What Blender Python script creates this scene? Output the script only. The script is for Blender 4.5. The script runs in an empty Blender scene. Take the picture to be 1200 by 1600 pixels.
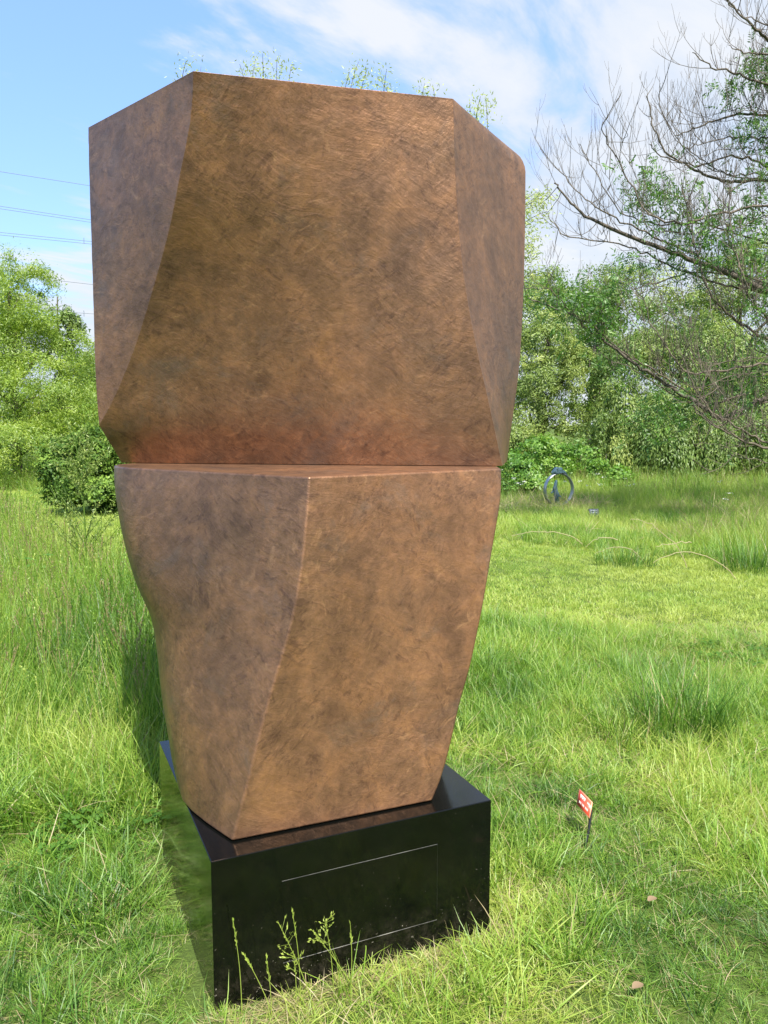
import bpy, bmesh, math, random
import numpy as np
from mathutils import Vector, Matrix

random.seed(7)
rng = np.random.default_rng(7)
scene = bpy.context.scene
COL = scene.collection

# ------------------------------------------------------------------ camera
F_PX, PITCH, EYE = 1255.0, 0.109, 1.6           # focal length in pixels of a 1200 px wide picture
cam_d = bpy.data.cameras.new('camera')
cam_d.sensor_fit = 'HORIZONTAL'
cam_d.sensor_width = 36.0
cam_d.lens = 36.0 * F_PX / 1200.0
cam_d.clip_start = 0.05
cam_d.clip_end = 2000
cam = bpy.data.objects.new('camera', cam_d)
cam.location = (0, 0, EYE)
cam.rotation_euler = (math.pi / 2 - PITCH, 0, 0)
COL.objects.link(cam)
scene.camera = cam

# ------------------------------------------------------------------ daylight
SUN_AZ = math.radians(164)     # clockwise from +Y: high behind the viewer's right shoulder
SUN_EL = math.radians(57)
sd = bpy.data.lights.new('sun', 'SUN')
sd.energy = 4.1
sd.angle = math.radians(0.6)
sd.color = (1.0, 0.95, 0.87)
sun = bpy.data.objects.new('sun', sd)
sv = Vector((math.sin(SUN_AZ) * math.cos(SUN_EL), math.cos(SUN_AZ) * math.cos(SUN_EL), math.sin(SUN_EL)))
sun.rotation_euler = (-sv).to_track_quat('-Z', 'Y').to_euler()
sun.location = sv * 50
COL.objects.link(sun)

world = bpy.data.worlds.new('World')
scene.world = world
world.use_nodes = True
wn, wl = world.node_tree.nodes, world.node_tree.links
wn.clear()

def N(nodes, kind, **kw):
    n = nodes.new(kind)
    for k, v in kw.items():
        if k == 'inp':
            for a, b in v.items():
                n.inputs[a].default_value = b
        else:
            setattr(n, k, v)
    return n

def ramp(nodes, stops, interp='LINEAR'):
    n = nodes.new('ShaderNodeValToRGB')
    cr = n.color_ramp
    cr.interpolation = interp
    while len(cr.elements) < len(stops):
        cr.elements.new(0.5)
    for e, (p, c) in zip(cr.elements, stops):
        e.position = p
        e.color = (c[0], c[1], c[2], 1) if isinstance(c, (tuple, list)) else (c, c, c, 1)
    return n

out = N(wn, 'ShaderNodeOutputWorld')
bg = N(wn, 'ShaderNodeBackground', inp={'Strength': 0.15})
sky = N(wn, 'ShaderNodeTexSky', sky_type='NISHITA', sun_disc=False, sun_elevation=SUN_EL,
        sun_rotation=SUN_AZ, altitude=50, air_density=1.0, dust_density=0.3, ozone_density=3.5)
tc = N(wn, 'ShaderNodeTexCoord')
sep = N(wn, 'ShaderNodeSeparateXYZ')
wl.new(tc.outputs['Generated'], sep.inputs[0])
def M(op, a, b=None, c=None, clamp=False, nodes=wn, links=wl):
    n = nodes.new('ShaderNodeMath'); n.operation = op; n.use_clamp = clamp
    for i, v in enumerate((a, b, c)):
        if v is None: continue
        if hasattr(v, 'is_output'): links.new(v, n.inputs[i])
        else: n.inputs[i].default_value = v
    return n.outputs[0]
zc = M('ADD', M('MAXIMUM', sep.outputs[2], 0.0), 0.12)
px_ = M('DIVIDE', sep.outputs[0], zc)
py_ = M('DIVIDE', sep.outputs[1], zc)
comb = N(wn, 'ShaderNodeCombineXYZ')
wl.new(px_, comb.inputs[0]); wl.new(py_, comb.inputs[1])
mp = N(wn, 'ShaderNodeMapping', vector_type='TEXTURE')
mp.inputs['Rotation'].default_value = (0, 0, math.radians(52))
mp.inputs['Scale'].default_value = (1.7, 0.75, 1)
wl.new(comb.outputs[0], mp.inputs[0])
n1 = N(wn, 'ShaderNodeTexNoise', inp={'Scale': 2.2, 'Detail': 10.0, 'Roughness': 0.60, 'Distortion': 0.35})
wl.new(mp.outputs[0], n1.inputs['Vector'])
n2 = N(wn, 'ShaderNodeTexNoise', inp={'Scale': 0.55, 'Detail': 3.0, 'Roughness': 0.5})
wl.new(comb.outputs[0], n2.inputs['Vector'])
# thin cloud thickens towards the sun's side (right) and towards the horizon
bias = M('MULTIPLY', sep.outputs[0], 0.62)
hz = M('POWER', M('SUBTRACT', 1.0, M('MAXIMUM', sep.outputs[2], 0.0)), 5.0)
cov = M('ADD', M('ADD', M('MULTIPLY', n1.outputs[0], 1.35), M('MULTIPLY', n2.outputs[0], 0.35)), M('ADD', bias, M('MULTIPLY', hz, 0.85)))
cr = ramp(wn, [(0.0, 0.0), (0.84, 0.0), (1.0, 1.0)])
cr2 = N(wn, 'ShaderNodeMapRange', inp={'From Min': 0.76, 'From Max': 1.10, 'To Min': 0.0, 'To Max': 0.94})
cr2.interpolation_type = 'SMOOTHSTEP'
wl.new(cov, cr2.inputs[0])
# bright blue summer haze: a pale veil over the clear sky
veil = N(wn, 'ShaderNodeMix', data_type='RGBA', inp={0: 0.60})
wl.new(sky.outputs[0], veil.inputs[6])
veil.inputs[7].default_value = (.80, 1.42, 3.0, 1)
mixc = N(wn, 'ShaderNodeMix', data_type='RGBA')
wl.new(cr2.outputs[0], mixc.inputs[0])
wl.new(veil.outputs[2], mixc.inputs[6])
ccol = ramp(wn, [(.35, (1.75, 2.05, 2.5)), (.62, (2.35, 2.42, 2.52))])
wl.new(n1.outputs[0], ccol.inputs[0])
wl.new(ccol.outputs[0], mixc.inputs[7])
wl.new(mixc.outputs[2], bg.inputs[0])
wl.new(bg.outputs[0], out.inputs[0])

scene.view_settings.view_transform = 'Standard'
scene.view_settings.look = 'None'
scene.view_settings.gamma = 1.0
scene.view_settings.exposure = 1.38
scene.view_settings.use_curve_mapping = False
try:
    scene.cycles.max_bounces = 5
    scene.cycles.diffuse_bounces = 3
    scene.cycles.glossy_bounces = 3
    scene.cycles.transmission_bounces = 3
    scene.cycles.transparent_max_bounces = 8
except Exception:
    pass

# ------------------------------------------------------------------ helpers
def tag(o, label=None, cat=None, group=None, kind=None):
    if label: o['label'] = label
    if cat: o['category'] = cat
    if group: o['group'] = group
    if kind: o['kind'] = kind
    return o

def empty(name, loc=(0, 0, 0)):
    o = bpy.data.objects.new(name, None)
    o.location = loc
    COL.objects.link(o)
    return o

def link(name, me, parent=None, loc=None):
    """mesh vertices are given in world space; under a thing they are kept there"""
    o = bpy.data.objects.new(name, me)
    COL.objects.link(o)
    if loc: o.location = loc
    if parent:
        o.parent = parent
        bpy.context.view_layer.update() if False else None
        o.matrix_parent_inverse = Matrix.Translation(parent.location).inverted()
    return o

def mesh_np(name, verts, faces, mat=None, attrs=None, smooth=False):
    """faces: int array (n,k) with constant k or list of such arrays"""
    me = bpy.data.meshes.new(name)
    verts = np.asarray(verts, dtype=np.float32)
    if not isinstance(faces, list): faces = [faces]
    faces = [np.asarray(f, dtype=np.int32) for f in faces if len(f)]
    loops = np.concatenate([f.ravel() for f in faces])
    totals = np.concatenate([np.full(len(f), f.shape[1], dtype=np.int32) for f in faces])
    starts = np.concatenate([[0], np.cumsum(totals)[:-1]]).astype(np.int32)
    me.vertices.add(len(verts)); me.vertices.foreach_set('co', verts.ravel())
    me.loops.add(len(loops)); me.loops.foreach_set('vertex_index', loops)
    me.polygons.add(len(totals)); me.polygons.foreach_set('loop_start', starts)
    me.polygons.foreach_set('loop_total', totals)
    if smooth:
        me.polygons.foreach_set('use_smooth', np.ones(len(totals), dtype=bool))
    if attrs:
        for k, v in attrs.items():
            a = me.attributes.new(k, 'FLOAT', 'POINT')
            a.data.foreach_set('value', np.asarray(v, dtype=np.float32))
    me.update(calc_edges=True)
    me.validate()
    if mat: me.materials.append(mat)
    return me

class Geo:
    """collects tubes and leaves as numpy chunks and makes one mesh"""
    def __init__(s): s.v, s.q, s.t, s.a, s.n = [], [], [], [], 0
    def add(s, v, q=None, t=None, a=None):
        v = np.asarray(v, dtype=np.float32)
        s.v.append(v)
        if q is not None and len(q): s.q.append(np.asarray(q, dtype=np.int32) + s.n)
        if t is not None and len(t): s.t.append(np.asarray(t, dtype=np.int32) + s.n)
        s.a.append(np.full(len(v), 0.5, np.float32) if a is None else np.broadcast_to(np.asarray(a, np.float32), (len(v),)))
        s.n += len(v)
    def tube(s, pts, radii, sides=5, a=None):
        pts = np.asarray(pts, float); n = len(pts)
        radii = np.broadcast_to(np.asarray(radii, float), (n,))
        d = np.gradient(pts, axis=0); d /= np.linalg.norm(d, axis=1)[:, None] + 1e-9
        up = np.array([0.3, 0.2, 1.0]) if abs(d[0][2]) < 0.9 else np.array([1.0, 0.2, 0])
        u = np.cross(d, up); u /= np.linalg.norm(u, axis=1)[:, None] + 1e-9
        w = np.cross(d, u)
        an = np.arange(sides) * 2 * np.pi / sides
        ring = pts[:, None] + radii[:, None, None] * (np.cos(an)[None, :, None] * u[:, None] + np.sin(an)[None, :, None] * w[:, None])
        v = ring.reshape(-1, 3)
        i = np.arange(n - 1)[:, None] * sides; j = np.arange(sides)[None]
        q = np.stack([i + j, i + (j + 1) % sides, i + sides + (j + 1) % sides, i + sides + j], -1).reshape(-1, 4)
        s.add(v, q, None, a)
    def leaves(s, c, d, L, W, a, nrm=None):
        """rhombic leaves at c pointing along d, length L, width W; a = tint per leaf"""
        c = np.asarray(c, float); n = len(c)
        if n == 0: return
        d = np.asarray(d, float); d = d / (np.linalg.norm(d, axis=1)[:, None] + 1e-9)
        r = rng.normal(size=(n, 3)) if nrm is None else nrm
        u = np.cross(d, r); u /= np.linalg.norm(u, axis=1)[:, None] + 1e-9
        L = np.broadcast_to(L, (n,))[:, None]; W = np.broadcast_to(W, (n,))[:, None]
        v = np.stack([c, c + d * L * .45 + u * W * .5, c + d * L, c + d * L * .45 - u * W * .5], 1).reshape(-1, 3)
        q = np.arange(4 * n).reshape(n, 4)
        s.add(v, q, None, np.repeat(np.broadcast_to(a, (n,)), 4))
    def mesh(s, name, mat, smooth=False):
        fs = []
        if s.q: fs.append(np.concatenate(s.q))
        if s.t: fs.append(np.concatenate(s.t))
        return mesh_np(name, np.concatenate(s.v), fs, mat, {'tint': np.concatenate(s.a)}, smooth)

def at(px, py, y):
    """the point at depth y that the eye sees in direction (px, py)"""
    a = (px - 600) / F_PX; b = -(py - 800) / F_PX
    r = np.array([a, math.cos(PITCH) + b * math.sin(PITCH), -math.sin(PITCH) + b * math.cos(PITCH)])
    return np.array([0, 0, EYE]) + r * y / r[1]

def fnoise(x, y, seed=0, f=1.0):
    """cheap smooth 2-D noise in -1..1"""
    r = np.random.default_rng(seed)
    o = np.zeros_like(np.asarray(x, float))
    for k in range(6):
        th = r.uniform(0, 6.28); fr = f * r.uniform(.6, 1.9); ph = r.uniform(0, 6.28, 2)
        u = np.cos(th) * x + np.sin(th) * y; w = -np.sin(th) * x + np.cos(th) * y
        o += np.sin(u * fr + ph[0] + 1.3 * np.sin(w * fr * .7 + ph[1]))
    return o / 6 * 1.6

def ground_z(x, y):
    x = np.asarray(x, float); y = np.asarray(y, float)
    d = np.hypot(x + .2, y - 2.6)
    k = np.clip((d - 1.3) / 3, 0, 1)
    z = (.03 * fnoise(x, y, 3, .8) + .05 * fnoise(x, y, 4, .25)) * k
    # the meadow on the right swells gently beyond the mown path
    z += .10 * np.exp(-(((x - 9) / 6) ** 2 + ((y - 19) / 6) ** 2))
    return z

# ------------------------------------------------------------------ materials
def new_mat(name):
    m = bpy.data.materials.new(name); m.use_nodes = True
    m.node_tree.nodes.clear()
    return m, m.node_tree.nodes, m.node_tree.links

def leaf_mat(name, stops, transl=0.45, inst=False, rough=0.5, gloss=0.03):
    m, n, l = new_mat(name)
    o = N(n, 'ShaderNodeOutputMaterial')
    at_ = N(n, 'ShaderNodeAttribute', attribute_name='tint')
    cr = ramp(n, stops)
    val = at_.outputs['Fac']
    if inst:
        it = N(n, 'ShaderNodeAttribute', attribute_name='patch'); it.attribute_type = 'INSTANCER'
        # patch shifts the green blades only: straw sits at the top end of the ramp
        mr = M('MULTIPLY', it.outputs['Fac'], 1.0, nodes=n, links=l)
        lt = M('LESS_THAN', val, 0.8, nodes=n, links=l)
        val2 = M('MINIMUM', M('ADD', val, mr, nodes=n, links=l), 0.78, nodes=n, links=l)
        a = M('MULTIPLY', val2, lt, nodes=n, links=l)
        b = M('MULTIPLY', val, M('SUBTRACT', 1.0, lt, nodes=n, links=l), nodes=n, links=l)
        val = M('ADD', a, b, nodes=n, links=l)
    l.new(val, cr.inputs[0])
    df = N(n, 'ShaderNodeBsdfDiffuse'); tr = N(n, 'ShaderNodeBsdfTranslucent')
    gl = N(n, 'ShaderNodeBsdfGlossy', inp={'Roughness': rough})
    gl.inputs['Color'].default_value = (1, 1, 1, 1)
    hs = N(n, 'ShaderNodeHueSaturation', inp={'Hue': 0.492, 'Saturation': 1.05, 'Value': 1.25})
    l.new(cr.outputs[0], df.inputs[0]); l.new(cr.outputs[0], hs.inputs['Color']); l.new(hs.outputs[0], tr.inputs[0])
    m1 = N(n, 'ShaderNodeMixShader', inp={0: transl}); l.new(df.outputs[0], m1.inputs[1]); l.new(tr.outputs[0], m1.inputs[2])
    m2 = N(n, 'ShaderNodeMixShader', inp={0: gloss}); l.new(m1.outputs[0], m2.inputs[1]); l.new(gl.outputs[0], m2.inputs[2])
    l.new(m2.outputs[0], o.inputs[0])
    return m

def bark_mat(name, c1, c2, scale=14, rough=.85):
    m, n, l = new_mat(name)
    o = N(n, 'ShaderNodeOutputMaterial'); p = N(n, 'ShaderNodeBsdfPrincipled', inp={'Roughness': rough})
    tcn = N(n, 'ShaderNodeTexCoord'); mpn = N(n, 'ShaderNodeMapping'); mpn.inputs['Scale'].default_value = (1, 1, .25)
    nz = N(n, 'ShaderNodeTexNoise', inp={'Scale': scale, 'Detail': 6.0, 'Roughness': .65})
    l.new(tcn.outputs['Object'], mpn.inputs[0]); l.new(mpn.outputs[0], nz.inputs['Vector'])
    cr = ramp(n, [(.3, c1), (.7, c2)]); l.new(nz.outputs[0], cr.inputs[0]); l.new(cr.outputs[0], p.inputs['Base Color'])
    b = N(n, 'ShaderNodeBump', inp={'Strength': .6, 'Distance': .02}); l.new(nz.outputs[0], b.inputs['Height']); l.new(b.outputs[0], p.inputs['Normal'])
    l.new(p.outputs[0], o.inputs[0])
    return m

def plain_mat(name, c, rough=.5, metal=0.0, noise=0.0, scale=20):
    m, n, l = new_mat(name)
    o = N(n, 'ShaderNodeOutputMaterial'); p = N(n, 'ShaderNodeBsdfPrincipled', inp={'Roughness': rough, 'Metallic': metal})
    nz = N(n, 'ShaderNodeTexNoise', inp={'Scale': scale, 'Detail': 5.0})
    tcn = N(n, 'ShaderNodeTexCoord'); l.new(tcn.outputs['Object'], nz.inputs['Vector'])
    cr = ramp(n, [(.3, tuple(v * (1 - noise) for v in c)), (.7, tuple(min(1, v * (1 + noise)) for v in c))])
    l.new(nz.outputs[0], cr.inputs[0]); l.new(cr.outputs[0], p.inputs['Base Color'])
    l.new(p.outputs[0], o.inputs[0])
    return m

def bronze_mat():
    m, n, l = new_mat('bronze_patina')
    o = N(n, 'ShaderNodeOutputMaterial')
    p = N(n, 'ShaderNodeBsdfPrincipled')
    tcn = N(n, 'ShaderNodeTexCoord')
    def noise(scale, detail, rough, dist, sc=(1, 1, 1), rot=(0, 0, 0), vec=None):
        mpn = N(n, 'ShaderNodeMapping', vector_type='TEXTURE'); mpn.inputs['Scale'].default_value = tuple(1 / v for v in sc); mpn.inputs['Rotation'].default_value = rot
        l.new(vec or tcn.outputs['Object'], mpn.inputs[0])
        z = N(n, 'ShaderNodeTexNoise', inp={'Scale': scale, 'Detail': detail, 'Roughness': rough, 'Distortion': dist})
        l.new(mpn.outputs[0], z.inputs['Vector'])
        return z
    # direction field for the brush work: coordinates bent by slow noise
    wz = noise(2.2, 3, .5, 0)
    vm = N(n, 'ShaderNodeVectorMath', operation='MULTIPLY_ADD')
    vm.inputs[1].default_value = (.22, .22, .22)
    l.new(wz.outputs['Color'], vm.inputs[0]); l.new(tcn.outputs['Object'], vm.inputs[2])
    V = vm.outputs[0]
    big = noise(2.3, 6, .62, .4)                                   # cloudy patches
    mid = noise(7.5, 8, .70, .5)
    fine = noise(60, 5, .75, .2)
    grain = noise(24, 8, .78, .3, (1, 1, 1), (.4, .9, .1))
    base = ramp(n, [(.28, (0.120, 0.064, 0.036)), (.44, (0.199, 0.106, 0.057)), (.56, (0.257, 0.136, 0.070)), (.74, (.29, .160, .068))])
    l.new(big.outputs[0], base.inputs[0])
    c2 = ramp(n, [(.30, (0.097, 0.053, 0.036)), (.47, (0.199, 0.109, 0.065)), (.57, (0.268, 0.138, 0.075)), (.72, (.36, .180, .078))])
    l.new(mid.outputs[0], c2.inputs[0])
    mx = N(n, 'ShaderNodeMix', data_type='RGBA', inp={0: .66}); l.new(base.outputs[0], mx.inputs[6]); l.new(c2.outputs[0], mx.inputs[7])
    gm = N(n, 'ShaderNodeMapRange', inp={'From Min': .54, 'From Max': .70, 'To Max': .65})
    gz_ = noise(4.1, 7, .7, .5, (1, 1, 1), (1.1, .2, .5)); l.new(gz_.outputs[0], gm.inputs[0])
    mg = N(n, 'ShaderNodeMix', data_type='RGBA'); l.new(gm.outputs[0], mg.inputs[0]); l.new(mx.outputs[2], mg.inputs[6]); mg.inputs[7].default_value = (0.142, 0.106, 0.086, 1)
    # brushed-on patina: dashes running several ways, each way in its own patches
    def dashes(scale, sc, rot, gseed, lo, hi, gs=3.4):
        s_ = noise(scale, 7, .70, .45, sc, rot, V)
        g_ = noise(gs, 4, .65, .3, (1, 1, 1), (gseed, gseed * .7, -gseed))
        a_ = N(n, 'ShaderNodeMapRange', inp={'From Min': lo, 'From Max': hi}); l.new(s_.outputs[0], a_.inputs[0])
        b_ = N(n, 'ShaderNodeMapRange', inp={'From Min': .49, 'From Max': .60}); l.new(g_.outputs[0], b_.inputs[0])
        return M('MULTIPLY', a_.outputs[0], b_.outputs[0], nodes=n, links=l), s_
    d1, st1 = dashes(15, (1, 1, 3.4), (.2, .45, .3), .7, .54, .62)
    d2, st2 = dashes(14, (3.4, 1, 1), (.1, .7, .2), 1.9, .54, .62)
    d3, st3 = dashes(19, (3.2, 1, 1), (.0, -.35, .3), 3.1, .54, .62)
    d4, st4 = dashes(34, (1, 1, 2.4), (.3, -.6, .1), 4.6, .52, .60, 5.0)
    sm = M('MAXIMUM', M('MAXIMUM', d1, d2, nodes=n, links=l), M('MAXIMUM', d3, d4, nodes=n, links=l), nodes=n, links=l)
    sm = M('MULTIPLY', sm, .44, nodes=n, links=l)
    ms = N(n, 'ShaderNodeMix', data_type='RGBA'); l.new(sm, ms.inputs[0]); l.new(mg.outputs[2], ms.inputs[6]); ms.inputs[7].default_value = (0.057, 0.028, 0.023, 1)
    e1, _ = dashes(15, (1, 1, 3.6), (.3, -.4, .2), 5.7, .55, .70)
    e2, _ = dashes(15, (3.6, 1, 1), (.5, .2, 1.2), 7.3, .55, .70)
    li_ = M('MULTIPLY', M('MAXIMUM', e1, e2, nodes=n, links=l), .55, nodes=n, links=l)
    ml0 = N(n, 'ShaderNodeMix', data_type='RGBA'); l.new(li_, ml0.inputs[0]); l.new(ms.outputs[2], ml0.inputs[6]); ml0.inputs[7].default_value = (.46, .26, .135, 1)
    gr = ramp(n, [(.35, .76), (.65, 1.20)]); l.new(grain.outputs[0], gr.inputs[0])
    ml = N(n, 'ShaderNodeMix', data_type='RGBA', blend_type='MULTIPLY', inp={0: .85}); l.new(ml0.outputs[2], ml.inputs[6]); l.new(gr.outputs[0], ml.inputs[7])
    slow = noise(.9, 3, .5, .2, (1, 1, 1), (.2, .1, 2.0)); sr = ramp(n, [(.35, (.80, .82, .84)), (.65, (1.18, 1.12, 1.05))]); l.new(slow.outputs[0], sr.inputs[0])
    run = noise(7, 6, .65, .2, (1, 1, .12)); rr_ = ramp(n, [(.38, .86), (.62, 1.10)]); l.new(run.outputs[0], rr_.inputs[0])
    ma = N(n, 'ShaderNodeMix', data_type='RGBA', blend_type='MULTIPLY', inp={0: 1.0}); l.new(ml.outputs[2], ma.inputs[6]); l.new(sr.outputs[0], ma.inputs[7])
    ml = N(n, 'ShaderNodeMix', data_type='RGBA', blend_type='MULTIPLY', inp={0: .7}); l.new(ma.outputs[2], ml.inputs[6]); l.new(rr_.outputs[0], ml.inputs[7])
    l.new(ml.outputs[2], p.inputs['Base Color'])
    p.inputs['Metallic'].default_value = .58
    rr = N(n, 'ShaderNodeMapRange', inp={'To Min': .34, 'To Max': .52}); l.new(st1.outputs[0], rr.inputs[0]); l.new(rr.outputs[0], p.inputs['Roughness'])
    p.inputs['Coat Weight'].default_value = .04
    p.inputs['Coat Roughness'].default_value = .28
    hh = M('ADD', M('MULTIPLY', st1.outputs[0], .6, nodes=n, links=l), M('ADD', M('MULTIPLY', st2.outputs[0], .4, nodes=n, links=l), M('MULTIPLY', fine.outputs[0], .25, nodes=n, links=l), nodes=n, links=l), nodes=n, links=l)
    bp = N(n, 'ShaderNodeBump', inp={'Strength': .5, 'Distance': .006}); l.new(hh, bp.inputs['Height'])
    bw = N(n, 'ShaderNodeBump', inp={'Strength': .25, 'Distance': .03}); l.new(big.outputs[0], bw.inputs['Height']); l.new(bp.outputs[0], bw.inputs['Normal'])
    l.new(bw.outputs[0], p.inputs['Normal'])
    l.new(p.outputs[0], o.inputs[0])
    return m

def granite_mat():
    m, n, l = new_mat('polished_black_stone')
    o = N(n, 'ShaderNodeOutputMaterial'); p = N(n, 'ShaderNodeBsdfPrincipled')
    tcn = N(n, 'ShaderNodeTexCoord')
    nz = N(n, 'ShaderNodeTexNoise', inp={'Scale': 3.5, 'Detail': 8.0, 'Roughness': .7}); l.new(tcn.outputs['Object'], nz.inputs['Vector'])
    cr = ramp(n, [(.3, (.0012, .0016, .0014)), (.7, (.0030, .0036, .0032))]); l.new(nz.outputs[0], cr.inputs[0])
    # dust and splashed soil: small pale specks, thicker near the ground
    vo = N(n, 'ShaderNodeTexNoise', inp={'Scale': 120.0, 'Detail': 3.0, 'Roughness': .6}); l.new(tcn.outputs['Object'], vo.inputs['Vector'])
    sepn = N(n, 'ShaderNodeSeparateXYZ'); l.new(tcn.outputs['Object'], sepn.inputs[0])
    low = N(n, 'ShaderNodeMapRange', inp={'From Min': .02, 'From Max': .34, 'To Min': .665, 'To Max': .76}); l.new(sepn.outputs[2], low.inputs[0])
    k = M('MULTIPLY', M('SUBTRACT', vo.outputs[0], low.outputs[0], nodes=n, links=l), 22.0, nodes=n, links=l, clamp=True)
    mx = N(n, 'ShaderNodeMix', data_type='RGBA'); l.new(k, mx.inputs[0]); l.new(cr.outputs[0], mx.inputs[6]); mx.inputs[7].default_value = (.30, .27, .22, 1)
    # muddy film at the foot
    foot = N(n, 'ShaderNodeMapRange', inp={'From Min': 0.0, 'From Max': .16, 'To Min': .7, 'To Max': 0.0}); l.new(sepn.outputs[2], foot.inputs[0])
    n5 = N(n, 'ShaderNodeTexNoise', inp={'Scale': 28.0, 'Detail': 8.0, 'Roughness': .75}); l.new(tcn.outputs['Object'], n5.inputs['Vector'])
    f2 = N(n, 'ShaderNodeMapRange', inp={'From Min': .48, 'From Max': .66}); l.new(n5.outputs[0], f2.inputs[0])
    fk = M('MULTIPLY', foot.outputs[0], f2.outputs[0], nodes=n, links=l)
    mf = N(n, 'ShaderNodeMix', data_type='RGBA'); l.new(fk, mf.inputs[0]); l.new(mx.outputs[2], mf.inputs[6]); mf.inputs[7].default_value = (.045, .038, .028, 1)
    l.new(mf.outputs[2], p.inputs['Base Color'])
    n6 = N(n, 'ShaderNodeTexNoise', inp={'Scale': 9.0, 'Detail': 8.0, 'Roughness': .7}); l.new(tcn.outputs['Object'], n6.inputs['Vector'])
    rg = N(n, 'ShaderNodeMapRange', inp={'From Min': .35, 'From Max': .7, 'To Min': .07, 'To Max': .15}); l.new(n6.outputs[0], rg.inputs[0])
    ra = M('ADD', rg.outputs[0], M('MULTIPLY', M('MAXIMUM', k, fk, nodes=n, links=l), .5, nodes=n, links=l), nodes=n, links=l)
    l.new(ra, p.inputs['Roughness'])
    p.inputs['IOR'].default_value = 1.42
    l.new(p.outputs[0], o.inputs[0])
    return m

def ground_mat():
    m, n, l = new_mat('meadow_soil')
    o = N(n, 'ShaderNodeOutputMaterial'); p = N(n, 'ShaderNodeBsdfPrincipled', inp={'Roughness': .95})
    p.inputs['Specular IOR Level'].default_value = .1
    tcn = N(n, 'ShaderNodeTexCoord')
    a = N(n, 'ShaderNodeTexNoise', inp={'Scale': 1.3, 'Detail': 8.0, 'Roughness': .65}); l.new(tcn.outputs['Object'], a.inputs['Vector'])
    b = N(n, 'ShaderNodeTexNoise', inp={'Scale': 40.0, 'Detail': 6.0, 'Roughness': .7}); l.new(tcn.outputs['Object'], b.inputs['Vector'])
    ca = ramp(n, [(.3, (.045, .09, .018)), (.55, (.075, .13, .024)), (.75, (.15, .14, .05))]); l.new(a.outputs[0], ca.inputs[0])
    cb = ramp(n, [(.35, (.05, .055, .02)), (.65, (.12, .17, .035))]); l.new(b.outputs[0], cb.inputs[0])
    mx = N(n, 'ShaderNodeMix', data_type='RGBA', inp={0: .5}); l.new(ca.outputs[0], mx.inputs[6]); l.new(cb.outputs[0], mx.inputs[7])
    l.new(mx.outputs[2], p.inputs['Base Color'])
    bp = N(n, 'ShaderNodeBump', inp={'Strength': .8, 'Distance': .03}); l.new(b.outputs[0], bp.inputs['Height']); l.new(bp.outputs[0], p.inputs['Normal'])
    l.new(p.outputs[0], o.inputs[0])
    return m

MAT_BRONZE = bronze_mat()
MAT_STONE = granite_mat()
MAT_SOIL = ground_mat()
MAT_JOINT = plain_mat('pale_joint', (.24, .23, .21), .7, 0, .75, 14)
GRASS_STOPS = [(0.0, (.045, .125, .016)), (.25, (.115, .250, .026)), (.5, (.230, .385, .044)), (.78, (.420, .500, .100)), (.84, (.36, .30, .14)), (1.0, (.52, .43, .24))]
MAT_GRASS = leaf_mat('grass_blades', GRASS_STOPS, .48, True, .5, .03)
MAT_GRASS1 = leaf_mat('grass_blades_single', GRASS_STOPS, .40, False, .5, .03)
MAT_LARCH = leaf_mat('feathery_yellow_green_leaves', [(0, (0.105, 0.197, 0.029)), (.5, (0.232, 0.348, 0.044)), (1, (0.381, 0.472, 0.078))], .5)
MAT_BUSH = leaf_mat('dark_bush_leaves', [(0, (0.028, 0.070, 0.012)), (.5, (0.078, 0.156, 0.022)), (1, (0.203, 0.312, 0.048))], .25, rough=.55, gloss=.015)
MAT_WILLOW = leaf_mat('willow_leaves', [(0, (0.091, 0.155, 0.033)), (.5, (0.189, 0.271, 0.056)), (1, (0.328, 0.384, 0.089))], .33)
MAT_WILLOW2 = leaf_mat('weeping_willow_leaves', [(0, (0.076, 0.147, 0.029)), (.5, (0.160, 0.246, 0.048)), (1, (0.309, 0.368, 0.086))], .33)
MAT_MID = leaf_mat('mid_green_leaves', [(0, (0.055, 0.114, 0.017)), (.5, (0.118, 0.211, 0.026)), (1, (0.246, 0.332, 0.046))], .4)
MAT_ASH = leaf_mat('ash_leaves', [(0, (0.051, 0.133, 0.022)), (.5, (0.101, 0.234, 0.031)), (1, (0.203, 0.359, 0.048))], .42, gloss=.04)
MAT_PALE = leaf_mat('pale_willow_leaves', [(0, (0.225, 0.309, 0.079)), (.5, (0.356, 0.434, 0.119)), (1, (0.525, 0.580, 0.172))], .5)
MAT_NETTLE = leaf_mat('undergrowth_leaves', [(0, (0.063, 0.158, 0.021)), (.5, (0.140, 0.288, 0.036)), (1, (0.281, 0.403, 0.065))], .42)
MAT_BARK = bark_mat('grey_brown_bark', (.055, .045, .035), (.15, .125, .095))
MAT_TWIG = bark_mat('pale_bare_twigs', (.06, .048, .034), (.16, .13, .092), 6)
MAT_DARKBARK = bark_mat('dark_bark', (.03, .025, .02), (.075, .06, .045))
MAT_BLACK = plain_mat('black_plastic', (.012, .012, .013), .35)
MAT_RED = plain_mat('red_sign_face', (.72, .085, .045), .4, 0, .04)
MAT_REDEDGE = plain_mat('sign_edge', (.70, .28, .16), .5, 0, .05)
MAT_WHITE = plain_mat('white_print', (.80, .74, .70), .5, 0, .03)
MAT_VERDI = plain_mat('blue_green_patina', (.13, .22, .26), .42, .35, .4, 9)
MAT_RING = plain_mat('brushed_ring_metal', (.38, .40, .40), .38, .7, .2, 8)
MAT_STRAW = leaf_mat('dry_straw', [(0, (.34, .28, .14)), (1, (.55, .47, .28))], .2)
MAT_DEAD = leaf_mat('dead_leaf', [(0, (.22, .15, .085)), (1, (.28, .20, .12))], .2)
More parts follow.
